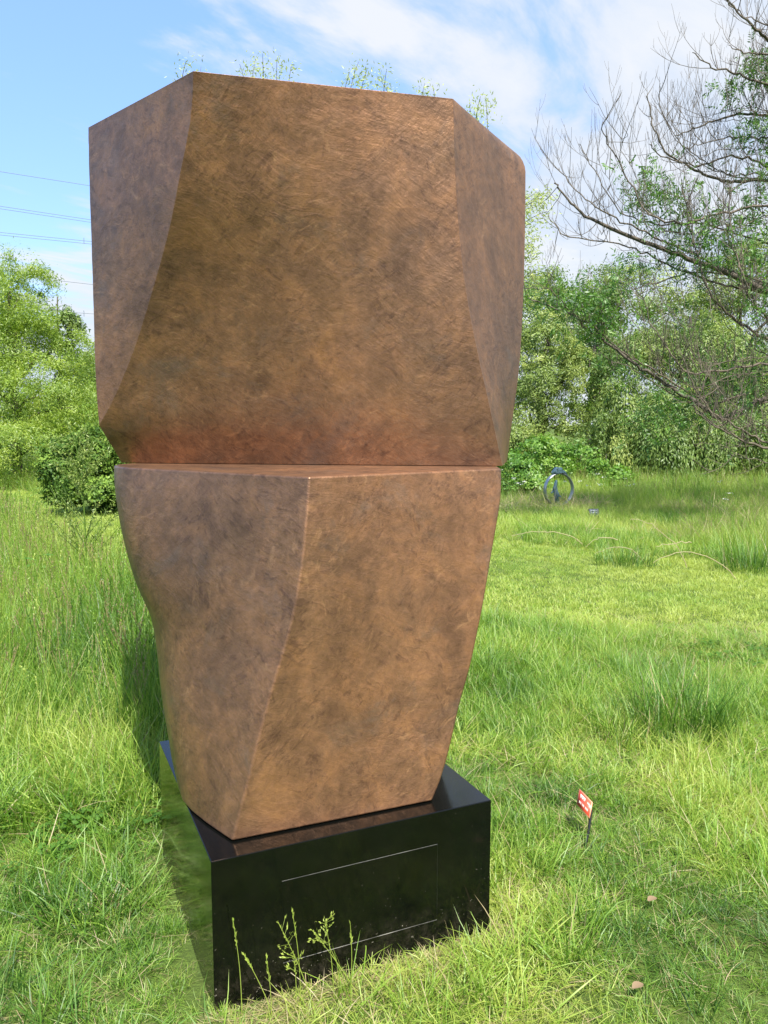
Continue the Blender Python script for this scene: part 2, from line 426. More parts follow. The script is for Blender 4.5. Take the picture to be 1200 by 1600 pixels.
MAT_CABLE = plain_mat('grey_cable', (.26, .29, .34), .5, .3)
MAT_STEEL = plain_mat('galvanised_steel', (.30, .32, .34), .5, .6)
MAT_FLOWER = leaf_mat('white_umbel_flowers', [(0, (.65, .66, .58)), (1, (.8, .8, .74))], .3)

# ------------------------------------------------------------------ ground: one sheet to the horizon
def build_ground():
    xs = np.concatenate([np.array([-600, -300, -150, -80, -50]), np.linspace(-35, 35, 141), np.array([50, 80, 150, 300, 600])])
    ys = np.concatenate([np.array([-600, -300, -150, -60, -30]), np.linspace(-20, 45, 131), np.array([60, 90, 150, 300, 800])])
    X, Y = np.meshgrid(xs, ys)
    Z = ground_z(X, Y)
    nx, ny = len(xs), len(ys)
    v = np.stack([X, Y, Z], -1).reshape(-1, 3)
    i = np.arange(ny - 1)[:, None] * nx; j = np.arange(nx - 1)[None]
    q = np.stack([i + j, i + j + 1, i + nx + j + 1, i + nx + j], -1).reshape(-1, 4)
    o = link('ground', mesh_np('ground', v, q, MAT_SOIL, smooth=True))
    tag(o, kind='structure')
build_ground()

# ------------------------------------------------------------------ plinth
PF = np.array([-.4615, 2.0272]); PYAW = .4202; PW, PD, PH = .8705, .8963, .4395
PU = np.array([math.cos(PYAW), math.sin(PYAW)]); PV = np.array([-math.sin(PYAW), math.cos(PYAW)])
def pl(u, v, z):
    q = PF + PU * u + PV * v
    return (q[0], q[1], z)

def build_plinth():
    root = empty('plinth', pl(PW / 2, PD / 2, 0))
    tag(root, 'low polished black stone plinth under the tall bronze sculpture', 'plinth')
    a0, a1, z0, z1 = .1955, .6826, .0949, .3364
    g, d = .0018, .0008
    A0, A1, Z0, Z1 = a0 - g * .08, a1 + g * .08, z0 - g, z1 + g
    b = -.08
    bm = bmesh.new()
    def V(u, v, z): return bm.verts.new(pl(u, v, z))
    o = [V(0, 0, b), V(PW, 0, b), V(PW, 0, PH), V(0, 0, PH)]
    i = [V(A0, 0, Z0), V(A1, 0, Z0), V(A1, 0, Z1), V(A0, 0, Z1)]
    r = [V(A0, d, Z0), V(A1, d, Z0), V(A1, d, Z1), V(A0, d, Z1)]
    bk = [V(0, PD, b), V(PW, PD, b), V(PW, PD, PH), V(0, PD, PH)]
    for k in range(4):
        m = (k + 1) % 4
        bm.faces.new([o[k], o[m], i[m], i[k]])
        f = bm.faces.new([i[k], i[m], r[m], r[k]]); f.material_index = 1
    f = bm.faces.new(r); f.material_index = 1
    bm.faces.new([bk[1], bk[0], bk[3], bk[2]])
    bm.faces.new([o[0], o[3], bk[3], bk[0]])
    bm.faces.new([o[1], bk[1], bk[2], o[2]])
    bm.faces.new([o[3], o[2], bk[2], bk[3]])
    bm.faces.new([o[1], o[0], bk[0], bk[1]])
    bmesh.ops.recalc_face_normals(bm, faces=bm.faces)
    # worn, slightly rounded outer arrises
    outer = [e for e in bm.edges if e.verts[0] in o + bk and e.verts[1] in o + bk]
    bmesh.ops.bevel(bm, geom=outer, offset=.0022, segments=2, profile=.5, affect='EDGES')
    me = bpy.data.meshes.new('stone_block'); bm.to_mesh(me); bm.free()
    me.materials.append(MAT_STONE); me.materials.append(MAT_JOINT)
    link('stone_block', me, root)
    bm = bmesh.new()
    vs = [[bm.verts.new(pl(u, v, z)) for (u, z) in ((a0, z0), (a1, z0), (a1, z1), (a0, z1))] for v in (-.0005, .0007)]
    bm.faces.new(vs[0])
    for k in range(4):
        m = (k + 1) % 4
        bm.faces.new([vs[0][m], vs[0][k], vs[1][k], vs[1][m]])
    bmesh.ops.recalc_face_normals(bm, faces=bm.faces)
    ed = [e for e in bm.edges if e.verts[0] in vs[0] and e.verts[1] in vs[0]]
    bmesh.ops.bevel(bm, geom=ed, offset=.0006, segments=1, affect='EDGES')
    me = bpy.data.meshes.new('access_panel'); bm.to_mesh(me); bm.free(); me.materials.append(MAT_STONE)
    link('access_panel', me, root)
build_plinth()

# ------------------------------------------------------------------ the bronze: horizontal sections, metres
LOWER=[(0.4395,[(-0.520,2.900),(-0.586,2.802),(-0.628,2.729),(-0.655,2.656),(-0.668,2.583),(-0.666,2.510),(-0.650,2.438),(-0.620,2.366),(-0.574,2.295),(-0.515,2.224),(-0.492,2.200),(-0.470,2.176),(-0.448,2.153),(-0.425,2.129),(-0.330,2.169),(-0.234,2.209),(-0.138,2.249),(-0.043,2.289),(0.053,2.330),(0.148,2.370),(0.151,2.513),(0.155,2.657),(0.158,2.800),(-0.012,2.825),(-0.181,2.850),(-0.351,2.875)]),
(0.4900,[(-0.530,2.927),(-0.605,2.821),(-0.648,2.748),(-0.677,2.676),(-0.689,2.604),(-0.687,2.531),(-0.668,2.459),(-0.635,2.387),(-0.586,2.316),(-0.521,2.244),(-0.494,2.217),(-0.467,2.190),(-0.439,2.163),(-0.412,2.136),(-0.315,2.178),(-0.217,2.220),(-0.120,2.262),(-0.023,2.304),(0.074,2.345),(0.172,2.387),(0.175,2.532),(0.179,2.677),(0.183,2.822),(0.004,2.849),(-0.174,2.875),(-0.352,2.901)]),
(0.5405,[(-0.540,2.955),(-0.623,2.840),(-0.667,2.768),(-0.695,2.696),(-0.707,2.624),(-0.703,2.552),(-0.684,2.480),(-0.648,2.409),(-0.596,2.337),(-0.528,2.266),(-0.496,2.235),(-0.463,2.204),(-0.431,2.174),(-0.399,2.143),(-0.300,2.187),(-0.202,2.230),(-0.104,2.274),(-0.006,2.318),(0.092,2.361),(0.191,2.405),(0.195,2.551),(0.199,2.698),(0.203,2.845),(0.017,2.872),(-0.169,2.900),(-0.354,2.928)]),
(0.5911,[(-0.550,2.982),(-0.640,2.859),(-0.684,2.787),(-0.712,2.716),(-0.723,2.644),(-0.718,2.573),(-0.697,2.502),(-0.660,2.430),(-0.606,2.359),(-0.536,2.288),(-0.498,2.253),(-0.461,2.219),(-0.423,2.185),(-0.385,2.150),(-0.287,2.196),(-0.188,2.241),(-0.090,2.286),(0.009,2.331),(0.108,2.377),(0.206,2.422),(0.211,2.570),(0.215,2.719),(0.220,2.867),(0.027,2.896),(-0.165,2.925),(-0.358,2.954)]),
(0.6416,[(-0.560,3.010),(-0.658,2.877),(-0.701,2.806),(-0.729,2.735),(-0.739,2.664),(-0.733,2.594),(-0.711,2.523),(-0.672,2.452),(-0.617,2.381),(-0.545,2.310),(-0.502,2.272),(-0.459,2.234),(-0.416,2.196),(-0.373,2.157),(-0.274,2.204),(-0.175,2.251),(-0.077,2.298),(0.022,2.345),(0.121,2.392),(0.220,2.439),(0.224,2.589),(0.229,2.740),(0.234,2.890),(0.036,2.920),(-0.163,2.950),(-0.361,2.980)]),
(0.6921,[(-0.570,3.038),(-0.675,2.895),(-0.718,2.825),(-0.744,2.755),(-0.754,2.684),(-0.747,2.614),(-0.724,2.544),(-0.684,2.474),(-0.628,2.404),(-0.555,2.333),(-0.506,2.291),(-0.457,2.249),(-0.409,2.207),(-0.360,2.164),(-0.261,2.213),(-0.162,2.262),(-0.064,2.310),(0.035,2.359),(0.134,2.407),(0.233,2.456),(0.238,2.608),(0.243,2.760),(0.249,2.912),(0.044,2.944),(-0.161,2.975),(-0.365,3.006)]),
(0.7427,[(-0.580,3.065),(-0.690,2.912),(-0.731,2.843),(-0.757,2.774),(-0.765,2.704),(-0.758,2.635),(-0.734,2.565),(-0.694,2.496),(-0.637,2.426),(-0.564,2.357),(-0.509,2.311),(-0.455,2.264),(-0.401,2.218),(-0.347,2.171),(-0.248,2.222),(-0.148,2.272),(-0.049,2.322),(0.050,2.372),(0.149,2.422),(0.248,2.473),(0.254,2.627),(0.260,2.781),(0.265,2.935),(0.054,2.968),(-0.157,3.000),(-0.369,3.032)]),
(0.7932,[(-0.590,3.092),(-0.704,2.930),(-0.744,2.861),(-0.768,2.792),(-0.775,2.724),(-0.767,2.655),(-0.742,2.587),(-0.702,2.518),(-0.645,2.450),(-0.572,2.381),(-0.513,2.330),(-0.453,2.280),(-0.393,2.229),(-0.333,2.179),(-0.234,2.230),(-0.134,2.282),(-0.034,2.334),(0.065,2.386),(0.165,2.437),(0.265,2.489),(0.271,2.645),(0.277,2.801),(0.283,2.958),(0.065,2.991),(-0.153,3.025),(-0.372,3.059)]),
(0.8437,[(-0.600,3.120),(-0.719,2.947),(-0.757,2.879),(-0.780,2.811),(-0.787,2.743),(-0.778,2.676),(-0.753,2.608),(-0.712,2.541),(-0.655,2.473),(-0.583,2.406),(-0.517,2.351),(-0.451,2.296),(-0.386,2.241),(-0.320,2.186),(-0.220,2.239),(-0.120,2.292),(-0.020,2.346),(0.080,2.399),(0.180,2.452),(0.280,2.506),(0.286,2.664),(0.293,2.822),(0.300,2.980),(0.075,3.015),(-0.150,3.050),(-0.375,3.085)]),
(0.8942,[(-0.610,3.147),(-0.734,2.963),(-0.772,2.896),(-0.794,2.829),(-0.800,2.763),(-0.790,2.696),(-0.765,2.630),(-0.724,2.563),(-0.667,2.497),(-0.595,2.431),(-0.523,2.372),(-0.450,2.312),(-0.378,2.252),(-0.305,2.193),(-0.206,2.247),(-0.106,2.302),(-0.006,2.357),(0.094,2.412),(0.193,2.467),(0.293,2.522),(0.300,2.682),(0.307,2.842),(0.314,3.002),(0.083,3.039),(-0.148,3.075),(-0.379,3.111)]),
(0.9447,[(-0.620,3.175),(-0.753,2.979),(-0.790,2.913),(-0.811,2.847),(-0.817,2.782),(-0.807,2.716),(-0.782,2.651),(-0.740,2.586),(-0.684,2.522),(-0.611,2.457),(-0.530,2.393),(-0.450,2.328),(-0.370,2.264),(-0.289,2.200),(-0.190,2.256),(-0.091,2.312),(0.008,2.369),(0.107,2.425),(0.206,2.482),(0.305,2.538),(0.313,2.700),(0.320,2.863),(0.328,3.025),(0.091,3.062),(-0.146,3.100),(-0.383,3.137)]),
(0.9953,[(-0.630,3.203),(-0.778,2.995),(-0.817,2.930),(-0.839,2.865),(-0.845,2.801),(-0.836,2.736),(-0.810,2.673),(-0.768,2.609),(-0.710,2.546),(-0.636,2.483),(-0.546,2.414),(-0.455,2.345),(-0.365,2.276),(-0.274,2.207),(-0.175,2.265),(-0.077,2.322),(0.022,2.380),(0.120,2.438),(0.219,2.496),(0.317,2.554),(0.325,2.718),(0.333,2.883),(0.341,3.047),(0.098,3.086),(-0.145,3.125),(-0.387,3.164)]),
(1.0458,[(-0.640,3.230),(-0.804,3.011),(-0.844,2.946),(-0.867,2.883),(-0.875,2.819),(-0.865,2.757),(-0.840,2.694),(-0.798,2.632),(-0.740,2.571),(-0.665,2.510),(-0.564,2.436),(-0.463,2.362),(-0.362,2.288),(-0.261,2.214),(-0.163,2.273),(-0.065,2.332),(0.033,2.392),(0.132,2.451),(0.230,2.510),(0.328,2.570),(0.336,2.736),(0.345,2.903),(0.353,3.070),(0.105,3.110),(-0.144,3.150),(-0.392,3.190)]),
(1.0963,[(-0.650,3.257),(-0.825,3.026),(-0.865,2.962),(-0.889,2.900),(-0.896,2.838),(-0.887,2.777),(-0.862,2.716),(-0.821,2.656),(-0.764,2.596),(-0.691,2.538),(-0.581,2.458),(-0.470,2.379),(-0.360,2.300),(-0.250,2.221),(-0.152,2.281),(-0.054,2.342),(0.044,2.403),(0.142,2.464),(0.240,2.525),(0.338,2.585),(0.347,2.754),(0.356,2.923),(0.364,3.092),(0.111,3.134),(-0.143,3.175),(-0.396,3.216)]),
(1.1469,[(-0.660,3.285),(-0.844,3.040),(-0.883,2.978),(-0.907,2.917),(-0.914,2.856),(-0.906,2.797),(-0.882,2.738),(-0.842,2.679),(-0.787,2.622),(-0.716,2.565),(-0.597,2.481),(-0.478,2.397),(-0.359,2.312),(-0.241,2.228),(-0.143,2.290),(-0.044,2.352),(0.054,2.414),(0.152,2.477),(0.250,2.539),(0.348,2.601),(0.357,2.772),(0.366,2.944),(0.376,3.115),(0.117,3.157),(-0.142,3.200),(-0.401,3.243)]),
(1.1974,[(-0.670,3.312),(-0.862,3.054),(-0.901,2.994),(-0.923,2.934),(-0.931,2.875),(-0.924,2.817),(-0.901,2.759),(-0.863,2.703),(-0.809,2.648),(-0.741,2.594),(-0.614,2.504),(-0.487,2.414),(-0.360,2.324),(-0.233,2.235),(-0.135,2.298),(-0.036,2.362),(0.062,2.426),(0.161,2.489),(0.260,2.553),(0.358,2.616),(0.368,2.790),(0.377,2.964),(0.387,3.137),(0.123,3.181),(-0.142,3.225),(-0.406,3.269)]),
(1.2479,[(-0.680,3.340),(-0.879,3.068),(-0.916,3.009),(-0.938,2.950),(-0.946,2.893),(-0.939,2.836),(-0.918,2.781),(-0.882,2.727),(-0.831,2.674),(-0.766,2.622),(-0.631,2.527),(-0.497,2.432),(-0.362,2.337),(-0.227,2.242),(-0.128,2.307),(-0.029,2.372),(0.071,2.437),(0.170,2.502),(0.269,2.567),(0.369,2.632),(0.379,2.808),(0.389,2.984),(0.399,3.160),(0.129,3.205),(-0.141,3.250),(-0.410,3.295)]),
(1.2984,[(-0.690,3.367),(-0.895,3.082),(-0.930,3.023),(-0.951,2.966),(-0.959,2.911),(-0.953,2.856),(-0.933,2.803),(-0.899,2.751),(-0.852,2.701),(-0.790,2.652),(-0.648,2.551),(-0.506,2.450),(-0.364,2.349),(-0.223,2.249),(-0.122,2.315),(-0.022,2.381),(0.078,2.448),(0.179,2.514),(0.279,2.581),(0.379,2.647),(0.390,2.825),(0.400,3.004),(0.411,3.182),(0.135,3.229),(-0.140,3.275),(-0.415,3.321)]),
(1.3489,[(-0.700,3.395),(-0.908,3.095),(-0.942,3.038),(-0.963,2.982),(-0.970,2.928),(-0.965,2.876),(-0.947,2.825),(-0.915,2.775),(-0.871,2.728),(-0.814,2.681),(-0.665,2.575),(-0.516,2.468),(-0.367,2.362),(-0.219,2.256),(-0.118,2.323),(-0.016,2.391),(0.085,2.459),(0.186,2.527),(0.287,2.594),(0.388,2.662),(0.399,2.843),(0.410,3.024),(0.420,3.205),(0.140,3.252),(-0.140,3.300),(-0.420,3.348)]),
(1.3995,[(-0.710,3.422),(-0.920,3.107),(-0.952,3.052),(-0.971,2.998),(-0.979,2.946),(-0.974,2.895),(-0.958,2.847),(-0.929,2.800),(-0.888,2.755),(-0.835,2.711),(-0.680,2.599),(-0.525,2.487),(-0.370,2.375),(-0.215,2.263),(-0.114,2.332),(-0.013,2.401),(0.089,2.470),(0.190,2.539),(0.291,2.608),(0.392,2.677),(0.403,2.861),(0.414,3.044),(0.426,3.228),(0.142,3.276),(-0.142,3.325),(-0.426,3.374)]),
(1.4500,[(-0.720,3.450),(-0.928,3.120),(-0.958,3.065),(-0.976,3.013),(-0.983,2.963),(-0.979,2.915),(-0.964,2.869),(-0.938,2.824),(-0.902,2.782),(-0.854,2.742),(-0.693,2.624),(-0.533,2.506),(-0.372,2.388),(-0.212,2.269),(-0.111,2.340),(-0.010,2.410),(0.090,2.481),(0.191,2.551),(0.292,2.622),(0.393,2.692),(0.404,2.878),(0.415,3.064),(0.427,3.250),(0.140,3.300),(-0.147,3.350),(-0.433,3.400)])]
UPPER=[(1.4520,[(-0.998,3.057),(-0.998,3.057),(-0.998,3.057),(-0.998,3.057),(-0.821,3.027),(-0.645,2.997),(-0.468,2.967),(-0.291,2.937),(-0.115,2.907),(0.062,2.877),(0.239,2.847),(0.415,2.817),(0.432,2.901),(0.448,2.984),(0.465,3.068),(0.482,3.151),(0.471,3.326),(0.460,3.501),(0.145,3.528),(-0.169,3.554),(-0.484,3.581),(-0.798,3.607),(-0.898,3.332)]),
(1.4995,[(-1.016,3.035),(-1.016,3.035),(-1.016,3.035),(-1.016,3.035),(-0.838,3.007),(-0.661,2.980),(-0.483,2.953),(-0.306,2.926),(-0.128,2.899),(0.049,2.871),(0.227,2.844),(0.404,2.817),(0.425,2.903),(0.446,2.988),(0.467,3.074),(0.489,3.159),(0.474,3.334),(0.460,3.509),(0.142,3.528),(-0.176,3.547),(-0.494,3.566),(-0.813,3.585),(-0.914,3.310)]),
(1.5470,[(-1.035,3.008),(-1.035,3.008),(-1.035,3.008),(-1.035,3.008),(-0.856,2.984),(-0.678,2.960),(-0.499,2.936),(-0.321,2.912),(-0.142,2.888),(0.036,2.864),(0.215,2.840),(0.393,2.817),(0.419,2.904),(0.444,2.992),(0.470,3.080),(0.495,3.167),(0.478,3.342),(0.460,3.517),(0.138,3.527),(-0.184,3.537),(-0.506,3.547),(-0.828,3.558),(-0.931,3.283)]),
(1.5945,[(-1.051,2.980),(-1.051,2.980),(-1.051,2.980),(-1.051,2.980),(-0.871,2.960),(-0.692,2.939),(-0.513,2.919),(-0.334,2.898),(-0.155,2.878),(0.024,2.857),(0.203,2.837),(0.382,2.816),(0.412,2.906),(0.442,2.996),(0.472,3.085),(0.502,3.175),(0.481,3.350),(0.460,3.525),(0.135,3.526),(-0.190,3.528),(-0.515,3.529),(-0.840,3.530),(-0.946,3.255)]),
(1.6621,[(-1.056,2.986),(-1.037,2.977),(-1.019,2.968),(-1.001,2.959),(-0.830,2.941),(-0.659,2.923),(-0.488,2.905),(-0.317,2.887),(-0.146,2.870),(0.024,2.852),(0.195,2.834),(0.366,2.816),(0.403,2.909),(0.439,3.001),(0.475,3.094),(0.512,3.186),(0.486,3.361),(0.460,3.536),(0.134,3.536),(-0.192,3.536),(-0.518,3.536),(-0.844,3.536),(-0.950,3.261)]),
(1.7297,[(-1.060,2.991),(-1.026,2.973),(-0.992,2.955),(-0.958,2.937),(-0.795,2.922),(-0.631,2.907),(-0.468,2.892),(-0.304,2.876),(-0.141,2.861),(0.023,2.846),(0.186,2.831),(0.350,2.816),(0.393,2.911),(0.436,3.006),(0.479,3.102),(0.522,3.197),(0.491,3.372),(0.460,3.547),(0.133,3.546),(-0.194,3.544),(-0.521,3.543),(-0.848,3.541),(-0.954,3.266)]),
(1.7973,[(-1.063,2.997),(-1.015,2.970),(-0.967,2.943),(-0.920,2.915),(-0.763,2.903),(-0.606,2.890),(-0.450,2.878),(-0.293,2.865),(-0.137,2.853),(0.020,2.840),(0.177,2.828),(0.333,2.815),(0.383,2.913),(0.432,3.012),(0.482,3.110),(0.531,3.209),(0.496,3.384),(0.460,3.559),(0.132,3.556),(-0.195,3.553),(-0.523,3.550),(-0.850,3.547),(-0.957,3.272)]),
(1.8649,[(-1.065,3.003),(-1.004,2.966),(-0.944,2.929),(-0.884,2.893),(-0.734,2.883),(-0.583,2.873),(-0.433,2.864),(-0.283,2.854),(-0.133,2.844),(0.017,2.834),(0.167,2.824),(0.318,2.815),(0.373,2.916),(0.428,3.017),(0.483,3.118),(0.538,3.220),(0.499,3.395),(0.460,3.570),(0.132,3.565),(-0.196,3.561),(-0.524,3.557),(-0.852,3.553),(-0.958,3.278)]),
(1.9325,[(-1.066,3.008),(-0.994,2.962),(-0.922,2.916),(-0.851,2.870),(-0.707,2.863),(-0.562,2.856),(-0.418,2.849),(-0.274,2.842),(-0.130,2.835),(0.014,2.828),(0.158,2.821),(0.302,2.814),(0.363,2.918),(0.423,3.023),(0.483,3.127),(0.543,3.231),(0.502,3.406),(0.460,3.581),(0.132,3.575),(-0.196,3.570),(-0.525,3.564),(-0.853,3.558),(-0.959,3.283)]),
(2.0001,[(-1.067,3.014),(-0.985,2.958),(-0.902,2.901),(-0.819,2.845),(-0.681,2.841),(-0.542,2.837),(-0.404,2.833),(-0.265,2.829),(-0.127,2.826),(0.012,2.822),(0.150,2.818),(0.289,2.814),(0.353,2.921),(0.418,3.028),(0.483,3.135),(0.547,3.242),(0.504,3.417),(0.460,3.592),(0.132,3.585),(-0.197,3.578),(-0.525,3.571),(-0.854,3.564),(-0.961,3.289)]),
(2.0677,[(-1.069,3.020),(-0.975,2.953),(-0.881,2.886),(-0.788,2.818),(-0.655,2.818),(-0.522,2.817),(-0.388,2.817),(-0.255,2.816),(-0.122,2.815),(0.011,2.815),(0.144,2.814),(0.277,2.813),(0.346,2.923),(0.414,3.033),(0.482,3.143),(0.551,3.253),(0.505,3.428),(0.460,3.603),(0.131,3.595),(-0.198,3.586),(-0.526,3.578),(-0.855,3.570),(-0.962,3.295)]),
(2.1353,[(-1.070,3.026),(-0.966,2.947),(-0.861,2.869),(-0.757,2.791),(-0.629,2.794),(-0.501,2.797),(-0.373,2.799),(-0.245,2.802),(-0.117,2.805),(0.011,2.808),(0.139,2.810),(0.267,2.813),(0.339,2.926),(0.411,3.038),(0.482,3.151),(0.554,3.264),(0.507,3.439),(0.460,3.614),(0.131,3.604),(-0.198,3.595),(-0.527,3.585),(-0.856,3.576),(-0.963,3.301)]),
(2.2028,[(-1.072,3.031),(-0.957,2.942),(-0.842,2.852),(-0.727,2.763),(-0.604,2.769),(-0.480,2.775),(-0.357,2.782),(-0.234,2.788),(-0.111,2.794),(0.013,2.800),(0.136,2.806),(0.259,2.813),(0.334,2.928),(0.408,3.044),(0.482,3.159),(0.557,3.275),(0.508,3.450),(0.460,3.625),(0.131,3.614),(-0.199,3.603),(-0.528,3.592),(-0.857,3.581),(-0.965,3.306)]),
(2.2704,[(-1.073,3.037),(-0.948,2.936),(-0.823,2.835),(-0.699,2.734),(-0.580,2.744),(-0.461,2.754),(-0.342,2.763),(-0.223,2.773),(-0.104,2.783),(0.014,2.793),(0.133,2.802),(0.252,2.812),(0.329,2.931),(0.406,3.049),(0.482,3.167),(0.559,3.286),(0.510,3.461),(0.460,3.636),(0.130,3.624),(-0.199,3.611),(-0.529,3.599),(-0.859,3.587),(-0.966,3.312)]),
(2.3380,[(-1.075,3.043),(-0.941,2.930),(-0.807,2.817),(-0.674,2.704),(-0.559,2.718),(-0.444,2.731),(-0.329,2.745),(-0.214,2.758),(-0.099,2.771),(0.016,2.785),(0.131,2.798),(0.246,2.812),(0.325,2.933),(0.404,3.054),(0.482,3.175),(0.561,3.297),(0.511,3.472),(0.460,3.647),(0.130,3.633),(-0.200,3.620),(-0.530,3.606),(-0.860,3.593),(-0.967,3.318)]),
(2.4056,[(-1.077,3.048),(-0.935,2.927),(-0.794,2.805),(-0.653,2.683),(-0.541,2.699),(-0.429,2.715),(-0.317,2.731),(-0.206,2.747),(-0.094,2.763),(0.018,2.779),(0.130,2.795),(0.242,2.811),(0.322,2.935),(0.402,3.059),(0.483,3.184),(0.563,3.308),(0.512,3.483),(0.460,3.658),(0.130,3.643),(-0.201,3.628),(-0.531,3.613),(-0.861,3.598),(-0.969,3.323)]),
(2.4732,[(-1.078,3.054),(-0.929,2.924),(-0.779,2.793),(-0.630,2.663),(-0.522,2.681),(-0.413,2.700),(-0.305,2.718),(-0.196,2.737),(-0.088,2.755),(0.021,2.774),(0.129,2.792),(0.238,2.811),(0.319,2.938),(0.401,3.065),(0.483,3.192),(0.564,3.318),(0.512,3.493),(0.460,3.668),(0.129,3.652),(-0.201,3.636),(-0.532,3.620),(-0.863,3.604),(-0.971,3.329)]),
(2.5408,[(-1.080,3.060),(-0.923,2.921),(-0.766,2.781),(-0.609,2.642),(-0.504,2.663),(-0.398,2.684),(-0.293,2.705),(-0.187,2.726),(-0.082,2.747),(0.024,2.768),(0.129,2.789),(0.235,2.810),(0.317,2.940),(0.400,3.070),(0.483,3.200),(0.565,3.329),(0.513,3.504),(0.460,3.679),(0.129,3.662),(-0.202,3.645),(-0.533,3.627),(-0.864,3.610),(-0.972,3.335)]),
(2.6010,[(-1.080,3.065),(-0.919,2.918),(-0.758,2.771),(-0.596,2.623),(-0.493,2.647),(-0.389,2.670),(-0.285,2.693),(-0.182,2.717),(-0.078,2.740),(0.025,2.763),(0.129,2.787),(0.233,2.810),(0.316,2.942),(0.399,3.075),(0.482,3.207),(0.566,3.339),(0.513,3.514),(0.460,3.689),(0.129,3.670),(-0.202,3.652),(-0.533,3.634),(-0.864,3.615),(-0.972,3.340)]),
(2.6084,[(-1.080,3.066),(-0.919,2.917),(-0.757,2.769),(-0.595,2.621),(-0.492,2.645),(-0.388,2.668),(-0.285,2.692),(-0.181,2.716),(-0.078,2.739),(0.026,2.763),(0.129,2.786),(0.232,2.810),(0.316,2.943),(0.399,3.075),(0.482,3.207),(0.565,3.340),(0.513,3.515),(0.460,3.690),(0.129,3.671),(-0.202,3.653),(-0.533,3.634),(-0.864,3.616),(-0.972,3.341)]),
(2.6210,[(-1.081,3.067),(-0.918,2.917),(-0.755,2.767),(-0.593,2.617),(-0.490,2.641),(-0.387,2.665),(-0.284,2.689),(-0.180,2.714),(-0.077,2.738),(0.026,2.762),(0.129,2.786),(0.232,2.810),(0.315,2.943),(0.397,3.075),(0.480,3.208),(0.563,3.341),(0.511,3.516),(0.460,3.691),(0.129,3.672),(-0.202,3.654),(-0.533,3.635),(-0.864,3.617),(-0.972,3.342)]),
(2.6410,[(-1.081,3.068),(-0.917,2.916),(-0.754,2.763),(-0.590,2.611),(-0.487,2.636),(-0.385,2.661),(-0.282,2.685),(-0.179,2.710),(-0.077,2.735),(0.026,2.760),(0.129,2.785),(0.231,2.810),(0.312,2.942),(0.393,3.074),(0.473,3.206),(0.554,3.338),(0.507,3.513),(0.460,3.688),(0.129,3.671),(-0.202,3.653),(-0.533,3.636),(-0.865,3.618),(-0.973,3.343)]),
(2.6560,[(-1.081,3.070),(-0.917,2.915),(-0.752,2.761),(-0.588,2.606),(-0.486,2.631),(-0.383,2.657),(-0.281,2.682),(-0.179,2.708),(-0.076,2.733),(0.026,2.759),(0.129,2.784),(0.231,2.810),(0.309,2.941),(0.386,3.072),(0.464,3.202),(0.542,3.333),(0.501,3.508),(0.460,3.683),(0.129,3.667),(-0.202,3.652),(-0.533,3.636),(-0.865,3.620),(-0.973,3.345)]),
(2.6660,[(-1.081,3.071),(-0.916,2.915),(-0.752,2.759),(-0.587,2.603),(-0.485,2.629),(-0.383,2.654),(-0.280,2.680),(-0.178,2.706),(-0.076,2.732),(0.026,2.758),(0.128,2.784),(0.231,2.810),(0.305,2.939),(0.379,3.068),(0.454,3.198),(0.528,3.327),(0.494,3.502),(0.460,3.677),(0.129,3.663),(-0.202,3.649),(-0.533,3.635),(-0.865,3.621),(-0.973,3.346)]),
(2.6720,[(-1.081,3.071),(-0.916,2.914),(-0.751,2.758),(-0.586,2.601),(-0.484,2.627),(-0.382,2.653),(-0.280,2.679),(-0.178,2.705),(-0.076,2.731),(0.026,2.757),(0.128,2.784),(0.230,2.810),(0.302,2.937),(0.373,3.065),(0.444,3.192),(0.515,3.320),(0.488,3.495),(0.460,3.670),(0.129,3.658),(-0.202,3.645),(-0.534,3.633),(-0.865,3.621),(-0.973,3.346)]),
(2.6760,[(-1.081,3.071),(-0.916,2.914),(-0.751,2.757),(-0.586,2.599),(-0.484,2.626),(-0.382,2.652),(-0.280,2.678),(-0.178,2.705),(-0.076,2.731),(0.026,2.757),(0.128,2.783),(0.230,2.810),(0.295,2.934),(0.361,3.058),(0.426,3.182),(0.491,3.306),(0.475,3.481),(0.460,3.656),(0.129,3.647),(-0.202,3.639),(-0.534,3.630),(-0.865,3.621),(-0.973,3.346)])]

def loft(name, secs, parent, bevel, z_shift=0):
    bm = bmesh.new()
    rows = []
    for z, s in secs:
        rows.append([bm.verts.new((x, y, z + z_shift)) for x, y in s])
    n = len(rows[0])
    for a, b in zip(rows[:-1], rows[1:]):
        for k in range(n):
            m = (k + 1) % n
            try: bm.faces.new([a[k], a[m], b[m], b[k]])
            except ValueError: pass
    bm.faces.new(rows[0][::-1]); bm.faces.new(rows[-1])
    bmesh.ops.remove_doubles(bm, verts=bm.verts, dist=.0004)
    bmesh.ops.dissolve_degenerate(bm, edges=bm.edges, dist=.0002)
    bmesh.ops.recalc_face_normals(bm, faces=bm.faces)
    me = bpy.data.meshes.new(name); bm.to_mesh(me); bm.free()
    me.polygons.foreach_set('use_smooth', np.ones(len(me.polygons), dtype=bool))
    me.materials.append(MAT_BRONZE)
    o = link(name, me, parent)
    bv = o.modifiers.new('bevel', 'BEVEL'); bv.width = bevel; bv.segments = 3; bv.limit_method = 'ANGLE'
    bv.angle_limit = math.radians(19); bv.harden_normals = True; bv.use_clamp_overlap = True
    return o

def build_sculpture():
    root = empty('sculpture', (-.2, 2.6, PH))
    tag(root, 'tall brown bronze abstract sculpture of two faceted blocks on the black plinth', 'sculpture')
    loft('lower_form', LOWER, root, .007, .002)
    loft('upper_form', UPPER, root, .007, .002)
build_sculpture()

